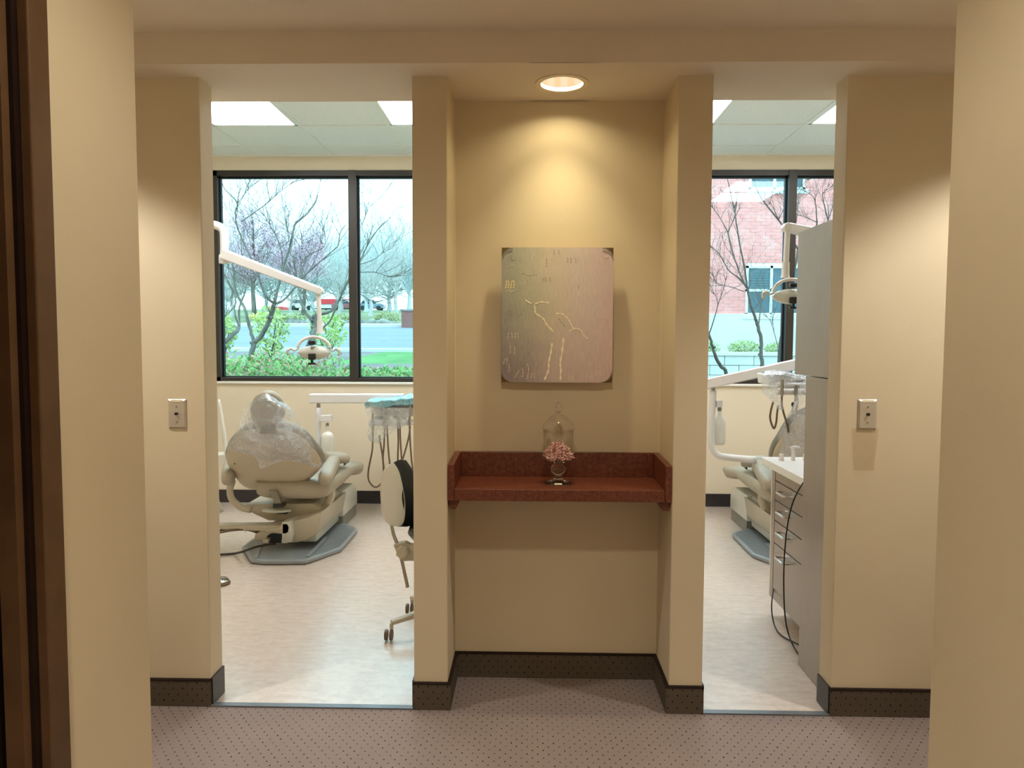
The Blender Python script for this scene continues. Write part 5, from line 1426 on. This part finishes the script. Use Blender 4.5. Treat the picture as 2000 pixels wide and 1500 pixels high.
T1 = [
    ([(-3.5470,6.4000,0.8559),(-3.5130,6.4333,0.9885),(-3.4833,6.4667,1.1987),(-3.4482,6.5000,1.3752)], 0.075, 0.060),
    ([(-3.4482,6.5000,1.3713),(-3.5070,6.5444,1.5253),(-3.5696,6.5889,1.6999),(-3.6199,6.6333,1.8175),(-3.7075,6.6778,1.9555),(-3.7716,6.7222,2.1141),(-3.7963,6.7667,2.2741),(-3.8221,6.8111,2.3762),(-3.8677,6.8556,2.4989),(-4.0021,6.9000,2.7211)], 0.040, 0.014),
    ([(-3.4443,6.5000,1.3713),(-3.3275,6.4500,1.4867),(-3.2307,6.4000,1.6195),(-3.1635,6.3500,1.7505),(-3.1163,6.3000,1.8517)], 0.056, 0.044),
    ([(-3.1163,6.3000,1.8517),(-3.1920,6.2500,1.9328),(-3.2378,6.2000,2.0590),(-3.2639,6.1500,2.2020),(-3.3255,6.1000,2.3975),(-3.3866,6.0500,2.5543),(-3.4373,6.0000,2.7269),(-3.4417,5.9500,2.8971),(-3.3932,5.9000,2.9944),(-3.5138,5.8500,3.1429),(-3.5445,5.8000,3.2545)], 0.030, 0.008),
    ([(-3.1163,6.3000,1.8517),(-3.0860,6.3300,2.0312),(-3.0358,6.3600,2.2581),(-2.9863,6.3900,2.4297),(-2.9362,6.4200,2.6207),(-2.9148,6.4500,2.7936),(-2.8851,6.4800,2.8638),(-2.7490,6.5100,2.9910),(-2.6599,6.5400,3.1470),(-2.6282,6.5700,3.3036),(-2.6059,6.6000,3.4608)], 0.034, 0.010),
    ([(-3.1011,6.3000,1.8574),(-3.0304,6.3857,1.9032),(-2.9024,6.4714,2.0790),(-2.7720,6.5571,2.2575),(-2.6001,6.6429,2.4386),(-2.4451,6.7286,2.6030),(-2.4258,6.8143,2.7892),(-2.3766,6.9000,2.8995)], 0.026, 0.008),
    ([(-3.0692,6.4500,2.2851),(-3.0494,6.4083,2.4316),(-3.0622,6.3667,2.5577),(-3.0936,6.3250,2.6824),(-3.1526,6.2833,2.8057),(-3.2018,6.2417,2.9093),(-3.2039,6.2000,3.0119)], 0.016, 0.006),
    ([(-3.0716,6.4000,2.5468),(-2.9894,6.4667,2.6266),(-3.0189,6.5333,2.7490),(-3.0488,6.6000,2.8537)], 0.012, 0.005),
    ([(-2.9442,6.8000,2.2003),(-2.9297,6.8571,2.3627),(-2.8750,6.9143,2.5069),(-2.7295,6.9714,2.5929),(-2.6839,7.0286,2.6597),(-2.7603,7.0857,2.7069),(-2.7432,7.1429,2.9160),(-2.8699,7.2000,3.1268)], 0.014, 0.005),
    ([(-3.3327,5.8500,2.7751),(-3.1559,5.7875,2.8699),(-2.9905,5.7250,2.9629),(-2.8272,5.6625,3.0713),(-2.6490,5.6000,3.1776)], 0.014, 0.004),
    ([(-3.3542,5.8000,2.9764),(-3.2263,5.7500,3.1057),(-3.1610,5.7000,3.2502)], 0.008, 0.004),
]
traced_tree('grey bare tree forking low, nearest the left window, at its left', T1, 3, twig_n=7, group='bare trees outside the windows')
T2 = [
    ([(-3.1315,6.8000,0.8939),(-3.0705,6.8667,1.0310),(-2.9990,6.9333,1.1296),(-2.9154,7.0000,1.2902),(-2.8714,7.0667,1.4728),(-2.8643,7.1333,1.6164),(-2.8613,7.2000,1.7411)], 0.080, 0.075),
    ([(-2.8789,7.1000,1.6564),(-2.9727,7.1429,1.7593),(-3.0461,7.1857,1.8836),(-3.0888,7.2286,2.0088),(-3.1213,7.2714,2.1350),(-3.1641,7.3143,2.2827),(-3.2062,7.3571,2.4935),(-3.2913,7.4000,2.6641)], 0.042, 0.012),
    ([(-2.8447,7.2000,1.7412),(-2.6662,7.2333,1.8046),(-2.5694,7.2667,1.9506),(-2.4923,7.3000,2.1592),(-2.4264,7.3333,2.2652),(-2.3385,7.3667,2.4339),(-2.2609,7.4000,2.5825),(-2.2040,7.4333,2.7317),(-2.0621,7.4667,2.9440),(-1.9837,7.5000,3.0323)], 0.034, 0.007),
    ([(-2.7463,7.1000,1.5652),(-2.6186,7.0500,1.6966),(-2.4807,7.0000,1.9771),(-2.3551,6.9500,2.1938),(-2.2005,6.9000,2.4865)], 0.024, 0.010),
    ([(-2.3024,7.3000,2.4273),(-2.1495,7.4667,2.5067),(-2.0334,7.6333,2.6304),(-1.9347,7.8000,2.7143)], 0.012, 0.005),
    ([(-2.3241,7.3000,2.3244),(-2.0947,7.4000,2.3338),(-1.9246,7.5000,2.2801),(-1.8147,7.6000,2.3098)], 0.012, 0.005),
    ([(-2.8652,7.2000,1.7616),(-3.0164,7.3667,1.9338),(-3.1496,7.5333,2.0900),(-3.2640,7.7000,2.2294)], 0.012, 0.006),
    ([(-2.1969,7.4000,2.7275),(-2.3015,7.5000,2.9488),(-2.2799,7.6000,3.1107),(-2.2361,7.7000,3.2752)], 0.010, 0.004),
    ([(-2.4893,7.2000,2.0497),(-2.3493,7.4000,2.0626),(-2.1814,7.6000,1.9479),(-2.0262,7.8000,1.9801)], 0.010, 0.004),
]
traced_tree('mossy bare tree leaning behind the left operating light', T2, 8, twig_n=7, group='bare trees outside the windows')
T3 = [
    ([(-4.6167,7.6000,1.1672),(-4.3606,7.7000,1.3401),(-4.2332,7.8000,1.4824),(-4.1774,7.9000,1.5827)], 0.060, 0.050),
    ([(-4.1774,7.9000,1.5827),(-4.2040,7.9667,1.8056),(-4.2171,8.0333,1.8971),(-4.1597,8.1000,2.1240),(-4.1584,8.1667,2.3530),(-4.2477,8.2333,2.6290),(-4.2916,8.3000,2.9076)], 0.030, 0.008),
    ([(-4.1817,7.9000,1.5937),(-4.2746,7.9750,1.8056),(-4.2890,8.0500,2.0314),(-4.4168,8.1250,2.2594),(-4.5467,8.2000,2.4451)], 0.026, 0.008),
    ([(-4.3568,7.7000,1.5355),(-4.3186,7.6667,1.6649),(-4.2480,7.6333,1.7934),(-4.1674,7.6000,1.8994)], 0.016, 0.006),
]
traced_tree('bare tree leaning in from the left edge of the left window', T3, 12, twig_n=9, group='bare trees outside the windows')

def bush(name, label, c, rad, mats, n, size, seed, cat='bush', group=None):
    rng = random.Random(seed)
    zg = min(c[2] - rad[2] * 0.9, gz(c[1]) if c[0] < 0 else 1.16)
    t = thing(name, (c[0], c[1], zg), label, cat, group)
    for mt, frac in mats:
        leaves(MB(), c, rad, int(n * frac), size, rng).build('foliage', mt, t, kind='stuff', fixn=False)
    m = MB()
    for k in range(6):
        a = rng.uniform(0, 2 * PI)
        m.tube([(c[0], c[1], zg), Vector(c) + Vector((math.cos(a) * rad[0] * 0.5, math.sin(a) * rad[1] * 0.5, -rad[2] * 0.1)), Vector(c) + Vector((math.cos(a) * rad[0] * 0.8, math.sin(a) * rad[1] * 0.8, rad[2] * 0.5))], 0.008, 4)
    m.build('stems', 'bark', t)
    return t
bush('leafy_shrub', 'yellow green shrub behind the forked tree outside the left window', (-4.1819,9.2000,1.5374), (0.30, 0.28, 0.42), [('leaf_green', 1.0)], 420, 0.05, 21)
bush('leafy_shrub', 'yellow green shrub right of the leaning tree behind the left operating light', (-3.3043,9.4000,1.5428), (0.34, 0.30, 0.30), [('leaf_green', 1.0)], 380, 0.05, 22)
bush('leafy_shrub', 'yellow green shrub at the left edge of the left window', (-4.8676,9.0000,1.5165), (0.22, 0.22, 0.30), [('leaf_green', 1.0)], 300, 0.05, 23)
bush('flowering_shrub', 'low shrub with yellow blossom at the far side of the road', (-9.8161,24.8000,2.2445), (0.62, 0.4, 0.16), [('leaf_yellow', 1.0)], 260, 0.07, 24)
rng = random.Random(31)
hd = MB()
hd2 = MB()
for i in range(60):
    x = -3.9 + i * 0.062 + rng.uniform(-0.03, 0.03)
    if x > -0.2:
        break
    for y in (4.3, 4.9, 5.5, 6.1):
        right = x > -2.25
        top = gz(y) + (0.13 if right else 0.25) * rng.uniform(0.8, 1.2) * (1 if y < 6 or not right else 0.7)
        c = (x + rng.uniform(-0.05, 0.05), y + rng.uniform(-0.25, 0.25), (gz(y) + top) / 2 - 0.02)
        leaves(hd, c, (0.13, 0.2, (top - gz(y)) / 2 + 0.05), 26, 0.034, rng)
        leaves(hd2, c, (0.13, 0.2, (top - gz(y)) / 2 + 0.05), 9 if not right else 5, 0.034, rng)
t = thing('hedge', (-2.0, 5.2, 0.96), 'low leafy hedge with pinkish leaves just outside the left window', 'hedge')
hd.build('foliage', 'leaf_hedge', t, kind='stuff', fixn=False)
hd2.build('pink_foliage', 'leaf_pink', t, kind='stuff', fixn=False)

# boulders along the far kerb
rng = random.Random(41)
bx = [(556, 636), (568, 634), (580, 634), (592, 635), (604, 633), (662, 633), (672, 636), (683, 634), (706, 634), (714, 637), (727, 634), (738, 638), (748, 632), (757, 637), (768, 638)]
BL = [(-9.1077,24.9000,1.9080),(-8.8768,24.9000,1.9469),(-8.6465,24.9000,1.9477),(-8.4166,24.9000,1.9295),(-8.1860,24.9000,1.9683),(-7.0751,24.9000,1.9723),(-6.8843,24.9000,1.9161),(-6.6736,24.9000,1.9548),(-6.2339,24.9000,1.9564),(-6.0815,24.9000,1.9000),(-5.8327,24.9000,1.9578),(-5.6232,24.9000,1.8827),(-5.4316,24.9000,1.9971),(-5.2604,24.9000,1.9030),(-5.0507,24.9000,1.8848)]
first = None
for i, p in enumerate(BL):
    bm = bmesh.new()
    bmesh.ops.create_icosphere(bm, subdivisions=2, radius=1)
    sx_, sz_ = rng.uniform(0.16, 0.22), rng.uniform(0.13, 0.18)
    for v in bm.verts:
        v.co *= 1 + 0.22 * mnoise.noise(v.co * 1.5 + Vector((i * 3.1, 0, 0)))
        v.co = Vector((v.co.x * sx_, v.co.y * 0.15, v.co.z * sz_)) + Vector(p) + Vector((0, 0, 0.05))
    o = MB().frombm(bm).build('boulder', 'stone', smooth='all')
    tag(o, 'grey boulder in the row along the far kerb of the road', 'boulder', 'boulders along the far kerb')
bush('low_shrub', 'olive shrub above the boulders right of the mullion', (-5.4873,26.0000,2.2171), (0.55, 0.4, 0.28), [('leaf_olive', 1.0)], 500, 0.07, 25)
bush('low_shrub', 'olive shrub above the boulders left of the mullion', (-7.4931,26.0000,2.2103), (0.7, 0.4, 0.2), [('leaf_olive', 1.0)], 500, 0.07, 26)
bush('low_shrub', 'olive shrub above the boulders behind the forked tree', (-9.0863,26.0000,2.2048), (0.8, 0.4, 0.2), [('leaf_olive', 1.0)], 500, 0.07, 27)

# pier with a dark brown brick face
p0, p1 = Vector((-4.4515,23.2000,2.4617)), Vector((-4.4555,23.2000,1.6267))
t = thing('brick_pier', (p0.x + 0.5, 23.4, p1.z), 'brown square pier across the road at the right edge of the left window', 'pier')
MB().box(p0.x, p0.x + 1.3, 23.2, 23.8, p1.z - 0.3, p0.z - 0.06).build('shaft', 'brown_brick', t)
MB().box(p0.x - 0.04, p0.x + 1.34, 23.16, 23.84, p0.z - 0.06, p0.z).build('cap', 'stone', t)

# filling station far behind
def station(px, w_, zoff, label):
    c = Vector(px)
    t = thing('canopy', (c.x, c.y, gz(c.y)), label, 'canopy', 'red canopies beyond the road')
    MB().box(c.x - w_, c.x + w_, c.y, c.y + 5, c.z - 0.36, c.z + 0.36).build('fascia', 'red_sign', t)
    MB().box(c.x - w_ * 1.5, c.x + w_ * 1.5, c.y + 0.1, c.y + 5, c.z - 0.9, c.z - 0.38).build('underside', 'white_sign', t)
    for dx in (-0.7, 0.7):
        MB().box(c.x + dx * w_ - 0.12, c.x + dx * w_ + 0.12, c.y + 2, c.y + 2.3, gz(c.y) - 0.3, c.z - 0.9).build('column', 'white_sign', t)
    return t
station((-26.8584,100.0000,6.5321), 2.5, 0, 'red fascia of a canopy beyond the road, behind the light arm')
station((-35.1126,100.0000,5.4535), 1.1, 0, 'small red fascia beyond the road, behind the forked tree')
def car(px, paint, label, L=3.4):
    c = Vector(px)
    z0 = gz(c.y)
    t = thing('car', (c.x, c.y, z0), label, 'car', 'cars parked beyond the road')
    MB().prism([(c.x - L / 2, c.y, z0 + 0.3), (c.x + L / 2, c.y, z0 + 0.3), (c.x + L / 2, c.y, z0 + 0.75), (c.x + L * 0.42, c.y, z0 + 0.9), (c.x - L * 0.47, c.y, z0 + 0.92), (c.x - L / 2, c.y, z0 + 0.7)], (0, 1.7, 0)).build('body', paint, t, bevel=0.06)
    MB().prism([(c.x - L * 0.40, c.y + 0.1, z0 + 0.9), (c.x + L * 0.22, c.y + 0.1, z0 + 0.9), (c.x + L * 0.10, c.y + 0.1, z0 + 1.42), (c.x - L * 0.30, c.y + 0.1, z0 + 1.42)], (0, 1.5, 0)).build('cabin', 'car_glass', t, bevel=0.05)
    for dx in (-0.31, 0.31):
        for dy in (0.0, 1.55):
            MB().lathe([(0.2, -0.09), (0.32, -0.08), (0.32, 0.08), (0.2, 0.09)], (c.x + dx * L, c.y + dy, z0 + 0.32), 16, 'Y').build('wheel', 'black', t)
car((-24.5301,96.0000,5.1907), 'car_red', 'dark red car beyond the road, left of the mullion')
car((-20.9908,96.0000,5.0669), 'car_blue', 'grey blue car beyond the road, right of the mullion')
car((-30.2631,96.0000,5.0375), 'car_white', 'white car beyond the road, between the two near trees')

# crowns beyond the road
def far_tree(px, gy, crown, leaf, bark, label, seed, nleaf, lsz, ntw=40, tr=0.02, group='bare trees beyond the road', tl=None):
    rng = random.Random(seed)
    c = Vector(px)
    root = Vector((c.x, c.y, gz(c.y) - 0.1))
    t = thing('far_tree', root, label, 'tree', group)
    m = MB()
    top = Vector((c.x, c.y, c.z - crown[2] * 0.3))
    m.tube([root, root + (top - root) * 0.5 + Vector((rng.uniform(-0.1, 0.1), 0, 0)), top, c + Vector((0, 0, crown[2] * 0.6))], [crown[0] * 0.07, crown[0] * 0.05, crown[0] * 0.04, crown[0] * 0.015], 7)
    m.build('trunk', bark, t)
    tw = MB()
    for k in range(ntw):
        f = rng.uniform(0.30, 1.0)
        p = root + (c + Vector((0, 0, crown[2] * 0.5)) - root) * f
        a = rng.uniform(0, 2 * PI)
        d = Vector((math.cos(a) * crown[0], math.sin(a) * crown[1], rng.uniform(0.3, 1.3) * crown[2])).normalized()
        twigs(tw, p, d, (tl or crown[0]) * rng.uniform(0.7, 1.15), tr, 2, rng)
    tw.build('twigs', bark, t, kind='stuff')
    if leaf:
        lm = MB()
        for k in range(26):
            while True:
                d = Vector((rng.uniform(-1, 1), rng.uniform(-1, 1), rng.uniform(-1, 1)))
                if d.length < 1:
                    break
            leaves(lm, c + Vector((d.x * crown[0] * 0.8, d.y * crown[1] * 0.8, d.z * crown[2] * 0.8)), (crown[0] * 0.32, crown[1] * 0.32, crown[2] * 0.30), nleaf // 26, lsz, rng, shell=0.0)
        lm.build('blossom', leaf, t, kind='stuff', fixn=False)
    return t
far_tree((-11.0063,27.0000,5.1128), 0, (1.55, 1.4, 1.75), 'blossom', 'bark', 'mauve blossoming tree beyond the road, at the left of the left window', 51, 6500, 0.055, 46, 0.016, 'blossoming trees beyond the road')
far_tree((-9.3646,28.0000,4.8212), 0, (1.4, 1.2, 1.55), 'blossom', 'bark', 'mauve blossoming tree beyond the road, right of the other blossoming one', 52, 5200, 0.055, 46, 0.016, 'blossoming trees beyond the road')
far_tree((-13.1210,30.0000,3.6956), 0, (1.5, 1.2, 1.4), None, 'bark_haze_near', 'hazy pale bare tree beyond the road at the left frame of the left window', 53, 0, 0, 60, 0.018)
far_tree((-7.0064,30.0000,3.8220), 0, (1.6, 1.2, 1.5), None, 'bark_haze_near', 'hazy pale bare tree beyond the road just right of the mullion', 54, 0, 0, 70, 0.014)
far_tree((-6.1627,32.0000,4.7970), 0, (1.5, 1.2, 2.3), None, 'bark_haze_near', 'tall hazy pale bare tree beyond the road at the right of the left window', 55, 0, 0, 70, 0.014)
far_tree((-9.1752,33.0000,3.9153), 0, (1.5, 1.2, 1.4), None, 'bark_haze_near', 'hazy pale bare tree beyond the road behind the light arm', 56, 0, 0, 60, 0.014)
far_tree((-10.7640,31.0000,3.5408), 0, (1.3, 1.2, 1.2), None, 'bark_haze_near', 'hazy pale bare tree beyond the road under the blossoming crowns', 57, 0, 0, 50, 0.016)

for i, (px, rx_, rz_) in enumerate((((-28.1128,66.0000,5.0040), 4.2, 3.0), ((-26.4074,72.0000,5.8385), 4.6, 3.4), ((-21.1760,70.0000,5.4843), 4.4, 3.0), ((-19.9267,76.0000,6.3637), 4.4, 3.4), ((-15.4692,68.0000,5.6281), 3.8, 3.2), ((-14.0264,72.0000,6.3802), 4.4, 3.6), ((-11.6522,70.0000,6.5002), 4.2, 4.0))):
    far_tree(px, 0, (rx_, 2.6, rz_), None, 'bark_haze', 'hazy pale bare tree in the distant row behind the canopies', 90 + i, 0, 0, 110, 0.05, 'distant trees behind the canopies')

# ------------------------------------------------------------------ outdoors, right window
struct('ground_court', MB().box(0.0, 30, 3.77, 8.6, -0.2, 0.35), 'mulch')
struct('ground_bank', MB().box(1.2, 30, 8.95, 14.2, -0.2, 1.17), 'mulch')
# retaining wall of single blocks
RY = 8.6
wallr = struct('wall_retaining', MB().box(0.6, 9.0, RY + 0.05, RY + 0.34, 0.2, 1.14), 'block')
bz1 = 1.20
hb, lb_ = 0.148, 0.44
rng = random.Random(61)
proto = None
for r in range(6):
    for k in range(18):
        x = 0.75 + k * lb_ + (0.22 if r % 2 else 0)
        z = bz1 - (r + 1) * hb
        if r == 0:
            h0, h1 = z + 0.06, z + hb
        if proto is None:
            proto = MB().rbox(0.004, lb_ - 0.004, 0, 0.11, 0.003, hb - 0.003, 0.006, 1).build('block', 'block', wallr)
            proto.location = (x, RY - 0.05, z)
        else:
            o = proto.copy()
            col.objects.link(o)
            o.location = (x, RY - 0.05 + rng.uniform(-0.006, 0.006), z)
MB().box(0.6, 9.0, RY - 0.08, RY + 0.36, bz1, bz1 + 0.05).build('coping', 'concrete', wallr)

# brick building with white windows
BYY = 14.0
t = thing('brick_building', (5.0, BYY + 2, 1.1), 'pink red brick building with white windows and pale base, seen through the right window', 'building')
zb = 2.02
MB().box(0.5, 14.0, BYY + 0.012, BYY + 4, zb, 9.0).build('wall', 'mortar', t)
MB().box(0.5, 14.0, BYY - 0.05, BYY + 0.5, 0.9, zb).build('base_course', 'concrete', t)
wa0, wa1 = Vector((4.7926,14.0000,3.0812)), Vector((4.8173,14.0000,1.9846))
wx0, wx1, wz0, wz1 = wa0.x, wa0.x + 1.22, wa1.z, wa0.z
va0, va1 = Vector((4.8122,14.0000,5.1934)), Vector((4.8225,14.0000,4.7379))
ux0, ux1, uz0, uz1 = va0.x, va0.x + 1.22, va1.z, va1.z + 1.15
bm_ = MB()
bh, bl = 0.075, 0.225
nrow = int((6.4 - zb) / bh)
for r in range(nrow):
    z = zb + r * bh
    for k in range(32):
        x = 2.4 + k * bl + (bl / 2 if r % 2 else 0)
        xe = x + bl - 0.012
        for a0, a1, c0, c1 in ((wx0, wx1, wz0, wz1), (ux0, ux1, uz0, uz1)):
            if c0 - bh < z < c1:
                if x < a0 < xe:
                    xe = a0
                elif a0 <= x and xe <= a1:
                    xe = x
                elif x < a1 < xe:
                    x = a1
        if xe - x < 0.02:
            continue
        y0 = BYY - 0.004 * ((r * 7 + k * 13) % 3)
        bm_.add([(x, y0, z), (xe, y0, z), (xe, y0, z + bh - 0.013), (x, y0, z + bh - 0.013), (x, BYY + 0.02, z), (xe, BYY + 0.02, z), (xe, BYY + 0.02, z + bh - 0.013), (x, BYY + 0.02, z + bh - 0.013)],
                [(0, 1, 2, 3), (0, 4, 5, 1), (1, 5, 6, 2), (2, 6, 7, 3), (3, 7, 4, 0)])
bm_.build('bricks', 'brick', t, kind='stuff')
def bwin(x0, x1, z0, z1, sill, lower):
    f = MB()
    k = 0.055
    y0, y1 = BYY - 0.03, BYY + 0.04
    xm = x0 + (x1 - x0) * 0.46
    f.box(x0, x0 + k, y0, y1, z0, z1).box(x1 - k, x1, y0, y1, z0, z1).box(x0, x1, y0, y1, z0, z0 + k).box(x0, x1, y0, y1, z1 - k, z1).box(xm - k / 2, xm + k / 2, y0, y1, z0, z1).box(x0, xm, y0, y1, z0 + (z1 - z0) * 0.48, z0 + (z1 - z0) * 0.48 + k)
    fo = f.build('window', 'white_frame', t)
    MB().box(x0 + k, xm - k / 2, y1 - 0.03, y1 - 0.02, z0 + k, z1 - k).build('pane', 'dark_pane', fo)
    MB().box(xm + k / 2, x1 - k, y1 - 0.03, y1 - 0.02, z0 + k, z1 - k).build('pane', 'dark_pane', fo)
    bl_ = MB()
    for i in range(9):
        z = z1 - k - 0.03 - i * 0.055
        bl_.box(x0 + k, xm - k / 2, y1 - 0.040, y1 - 0.031, z - 0.014, z + 0.014)
    bl_.build('blind', 'blind', fo, kind='stuff')
    MB().box(x0 - 0.06, x1 + 0.06, BYY - 0.07, BYY + 0.02, z0 - 0.09, z0).build('stone_sill', 'concrete', t)
bwin(wx0, wx1, wz0, wz1, True, True)
bwin(ux0, ux1, uz0, uz1, True, False)
MB().box(0.3, 14.2, BYY - 0.3, BYY + 4.2, 9.0, 9.3).build('roof', 'concrete', t)

for px, rad, lb2, sd in (((3.9431,11.0000,1.2872), (0.30, 0.3, 0.155), 'rounded yellow green bush on the bank, centre of the right window', 71), ((4.5487,11.0000,1.2711), (0.24, 0.25, 0.13), 'rounded yellow green bush on the bank beside the mullion', 72), ((3.1410,10.6000,1.2519), (0.26, 0.25, 0.20), 'rounded yellow green bush on the bank beside the right pier', 73)):
    bush('rounded_bush', lb2, px, rad, [('leaf_olive', 0.5), ('leaf_green', 0.5)], 900, 0.028, sd)

R1 = [
    ([(2.8674,6.4000,1.0207),(2.8494,6.4000,1.1159),(2.8365,6.4000,1.2585),(2.8293,6.4000,1.4326),(2.7945,6.4000,1.5745),(2.7689,6.4000,1.6612)], 0.045, 0.034),
    ([(2.7689,6.4000,1.6612),(2.7089,6.3667,1.7935),(2.6484,6.3333,1.9637),(2.6163,6.3000,2.0626)], 0.032, 0.024),
    ([(2.6163,6.3000,2.0626),(2.5746,6.2625,2.2682),(2.5212,6.2250,2.4638),(2.4682,6.1875,2.6574),(2.4233,6.1500,2.8487),(2.3876,6.1125,2.9780),(2.3199,6.0750,3.2103),(2.2775,6.0375,3.3288),(2.2432,6.0000,3.4313)], 0.020, 0.006),
    ([(2.6132,6.3000,2.0626),(2.5696,6.3750,2.1849),(2.5239,6.4500,2.3639),(2.4768,6.5250,2.5612),(2.4527,6.6000,2.7612)], 0.020, 0.012),
    ([(2.4527,6.6000,2.7612),(2.3784,6.6667,2.9305),(2.2952,6.7333,3.0857),(2.2274,6.8000,3.2266)], 0.010, 0.005),
    ([(2.4526,6.6000,2.7692),(2.4970,6.5667,2.8831),(2.5212,6.5333,2.9567),(2.5035,6.5000,3.0609)], 0.010, 0.005),
    ([(2.6053,6.3000,2.0703),(2.4956,6.2200,2.1721),(2.3497,6.1400,2.2565),(2.2194,6.0600,2.4296),(2.0930,5.9800,2.5098),(1.9840,5.9000,2.5588)], 0.014, 0.006),
    ([(2.7939,6.4000,1.5982),(2.8434,6.5000,1.7991),(2.9246,6.6000,2.0279),(3.0514,6.7000,2.0831)], 0.014, 0.007),
    ([(2.5833,6.3000,2.0160),(2.4093,6.2333,2.0652),(2.2224,6.1667,2.1060),(2.1588,6.1000,2.1767)], 0.009, 0.004),
]
traced_tree('slim bare tree in the middle of the right window', R1, 81, 'bark_dark', 8, 0.32, 0.0035, 'bare trees outside the windows')
R2 = [
    ([(2.2041,5.6000,1.0251),(2.1376,5.5750,1.1418),(2.0719,5.5500,1.2433),(2.0200,5.5250,1.3871),(1.9833,5.5000,1.5014)], 0.040, 0.024),
    ([(1.9833,5.5000,1.5014),(2.0244,5.4500,1.6711),(2.0511,5.4000,1.8242),(2.0908,5.3500,1.9891),(2.1033,5.3000,2.0962)], 0.012, 0.004),
    ([(1.9833,5.5000,1.5014),(1.9581,5.6500,1.6621),(1.9306,5.8000,1.8428)], 0.014, 0.006),
    ([(2.0514,5.4000,1.8102),(2.0214,5.4000,1.9083),(1.9640,5.4000,1.9781)], 0.007, 0.003),
]
traced_tree('bare tree leaning at the left of the right window, beside the pier', R2, 82, 'bark_dark', 6, 0.28, 0.0032, 'bare trees outside the windows')
R3 = [
    ([(3.2099,6.9000,0.9659),(3.2139,6.8800,1.2006),(3.2188,6.8600,1.4005),(3.2539,6.8400,1.6982),(3.3325,6.8200,2.1901),(3.3887,6.8000,2.5713)], 0.040, 0.028),
    ([(3.3885,6.8000,2.5794),(3.2659,6.7143,2.7137),(3.1535,6.6286,2.8294),(3.0435,6.5429,2.9112),(2.9026,6.4571,3.0378),(2.7638,6.3714,3.1694),(2.6565,6.2857,3.3589),(2.6063,6.2000,3.4462)], 0.024, 0.007),
    ([(3.0374,6.5000,2.9044),(2.9947,6.6000,3.0784),(2.9928,6.7000,3.1598),(3.0851,6.8000,3.3391)], 0.010, 0.004),
    ([(3.0420,6.5000,2.9122),(3.0542,6.3500,3.0346),(3.0007,6.2000,3.1444)], 0.010, 0.004),
    ([(3.1849,6.8000,1.3016),(3.1460,6.9000,1.5332),(3.1246,7.0000,1.6852),(3.0873,7.1000,1.7554)], 0.010, 0.004),
    ([(3.3539,6.8000,2.3516),(3.3604,6.8667,2.6853),(3.4151,6.9333,3.0550),(3.4432,7.0000,3.1979)], 0.016, 0.006),
]
traced_tree('dark bare tree behind the mullion of the right window, one long bough across', R3, 83, 'bark_dark', 8, 0.36, 0.0035, 'bare trees outside the windows')
R4 = [
    ([(3.9074,7.4000,1.5408),(3.8538,7.3333,2.2314),(3.8056,7.2667,2.7376),(3.7644,7.2000,2.9986)], 0.036, 0.018),
    ([(3.7649,7.2000,2.9818),(3.7165,7.1333,3.2052),(3.6385,7.0667,3.3092),(3.5136,7.0000,3.3458)], 0.014, 0.005),
    ([(3.7649,7.2000,2.9818),(3.6818,7.3000,3.0482),(3.5963,7.4000,3.1157)], 0.012, 0.005),
    ([(3.9077,7.2000,2.9987),(3.8212,7.1000,3.1826),(3.7537,7.0000,3.3129),(3.8191,6.9000,3.3748)], 0.014, 0.005),
    ([(3.9077,7.2000,2.9987),(3.9816,7.2500,3.1754),(4.0478,7.3000,3.3365)], 0.014, 0.005),
    ([(3.8315,7.3000,2.5712),(3.8907,7.2500,2.8033),(3.9077,7.2000,2.9987)], 0.018, 0.014),
    ([(3.3984,7.0000,3.3294),(3.4592,6.9000,3.4075),(3.5336,6.8000,3.4995)], 0.009, 0.004),
]
traced_tree('twiggy bare tree above the tall cabinet in the right window', R4, 84, 'bark_dark', 9, 0.34, 0.0035, 'bare trees outside the windows')
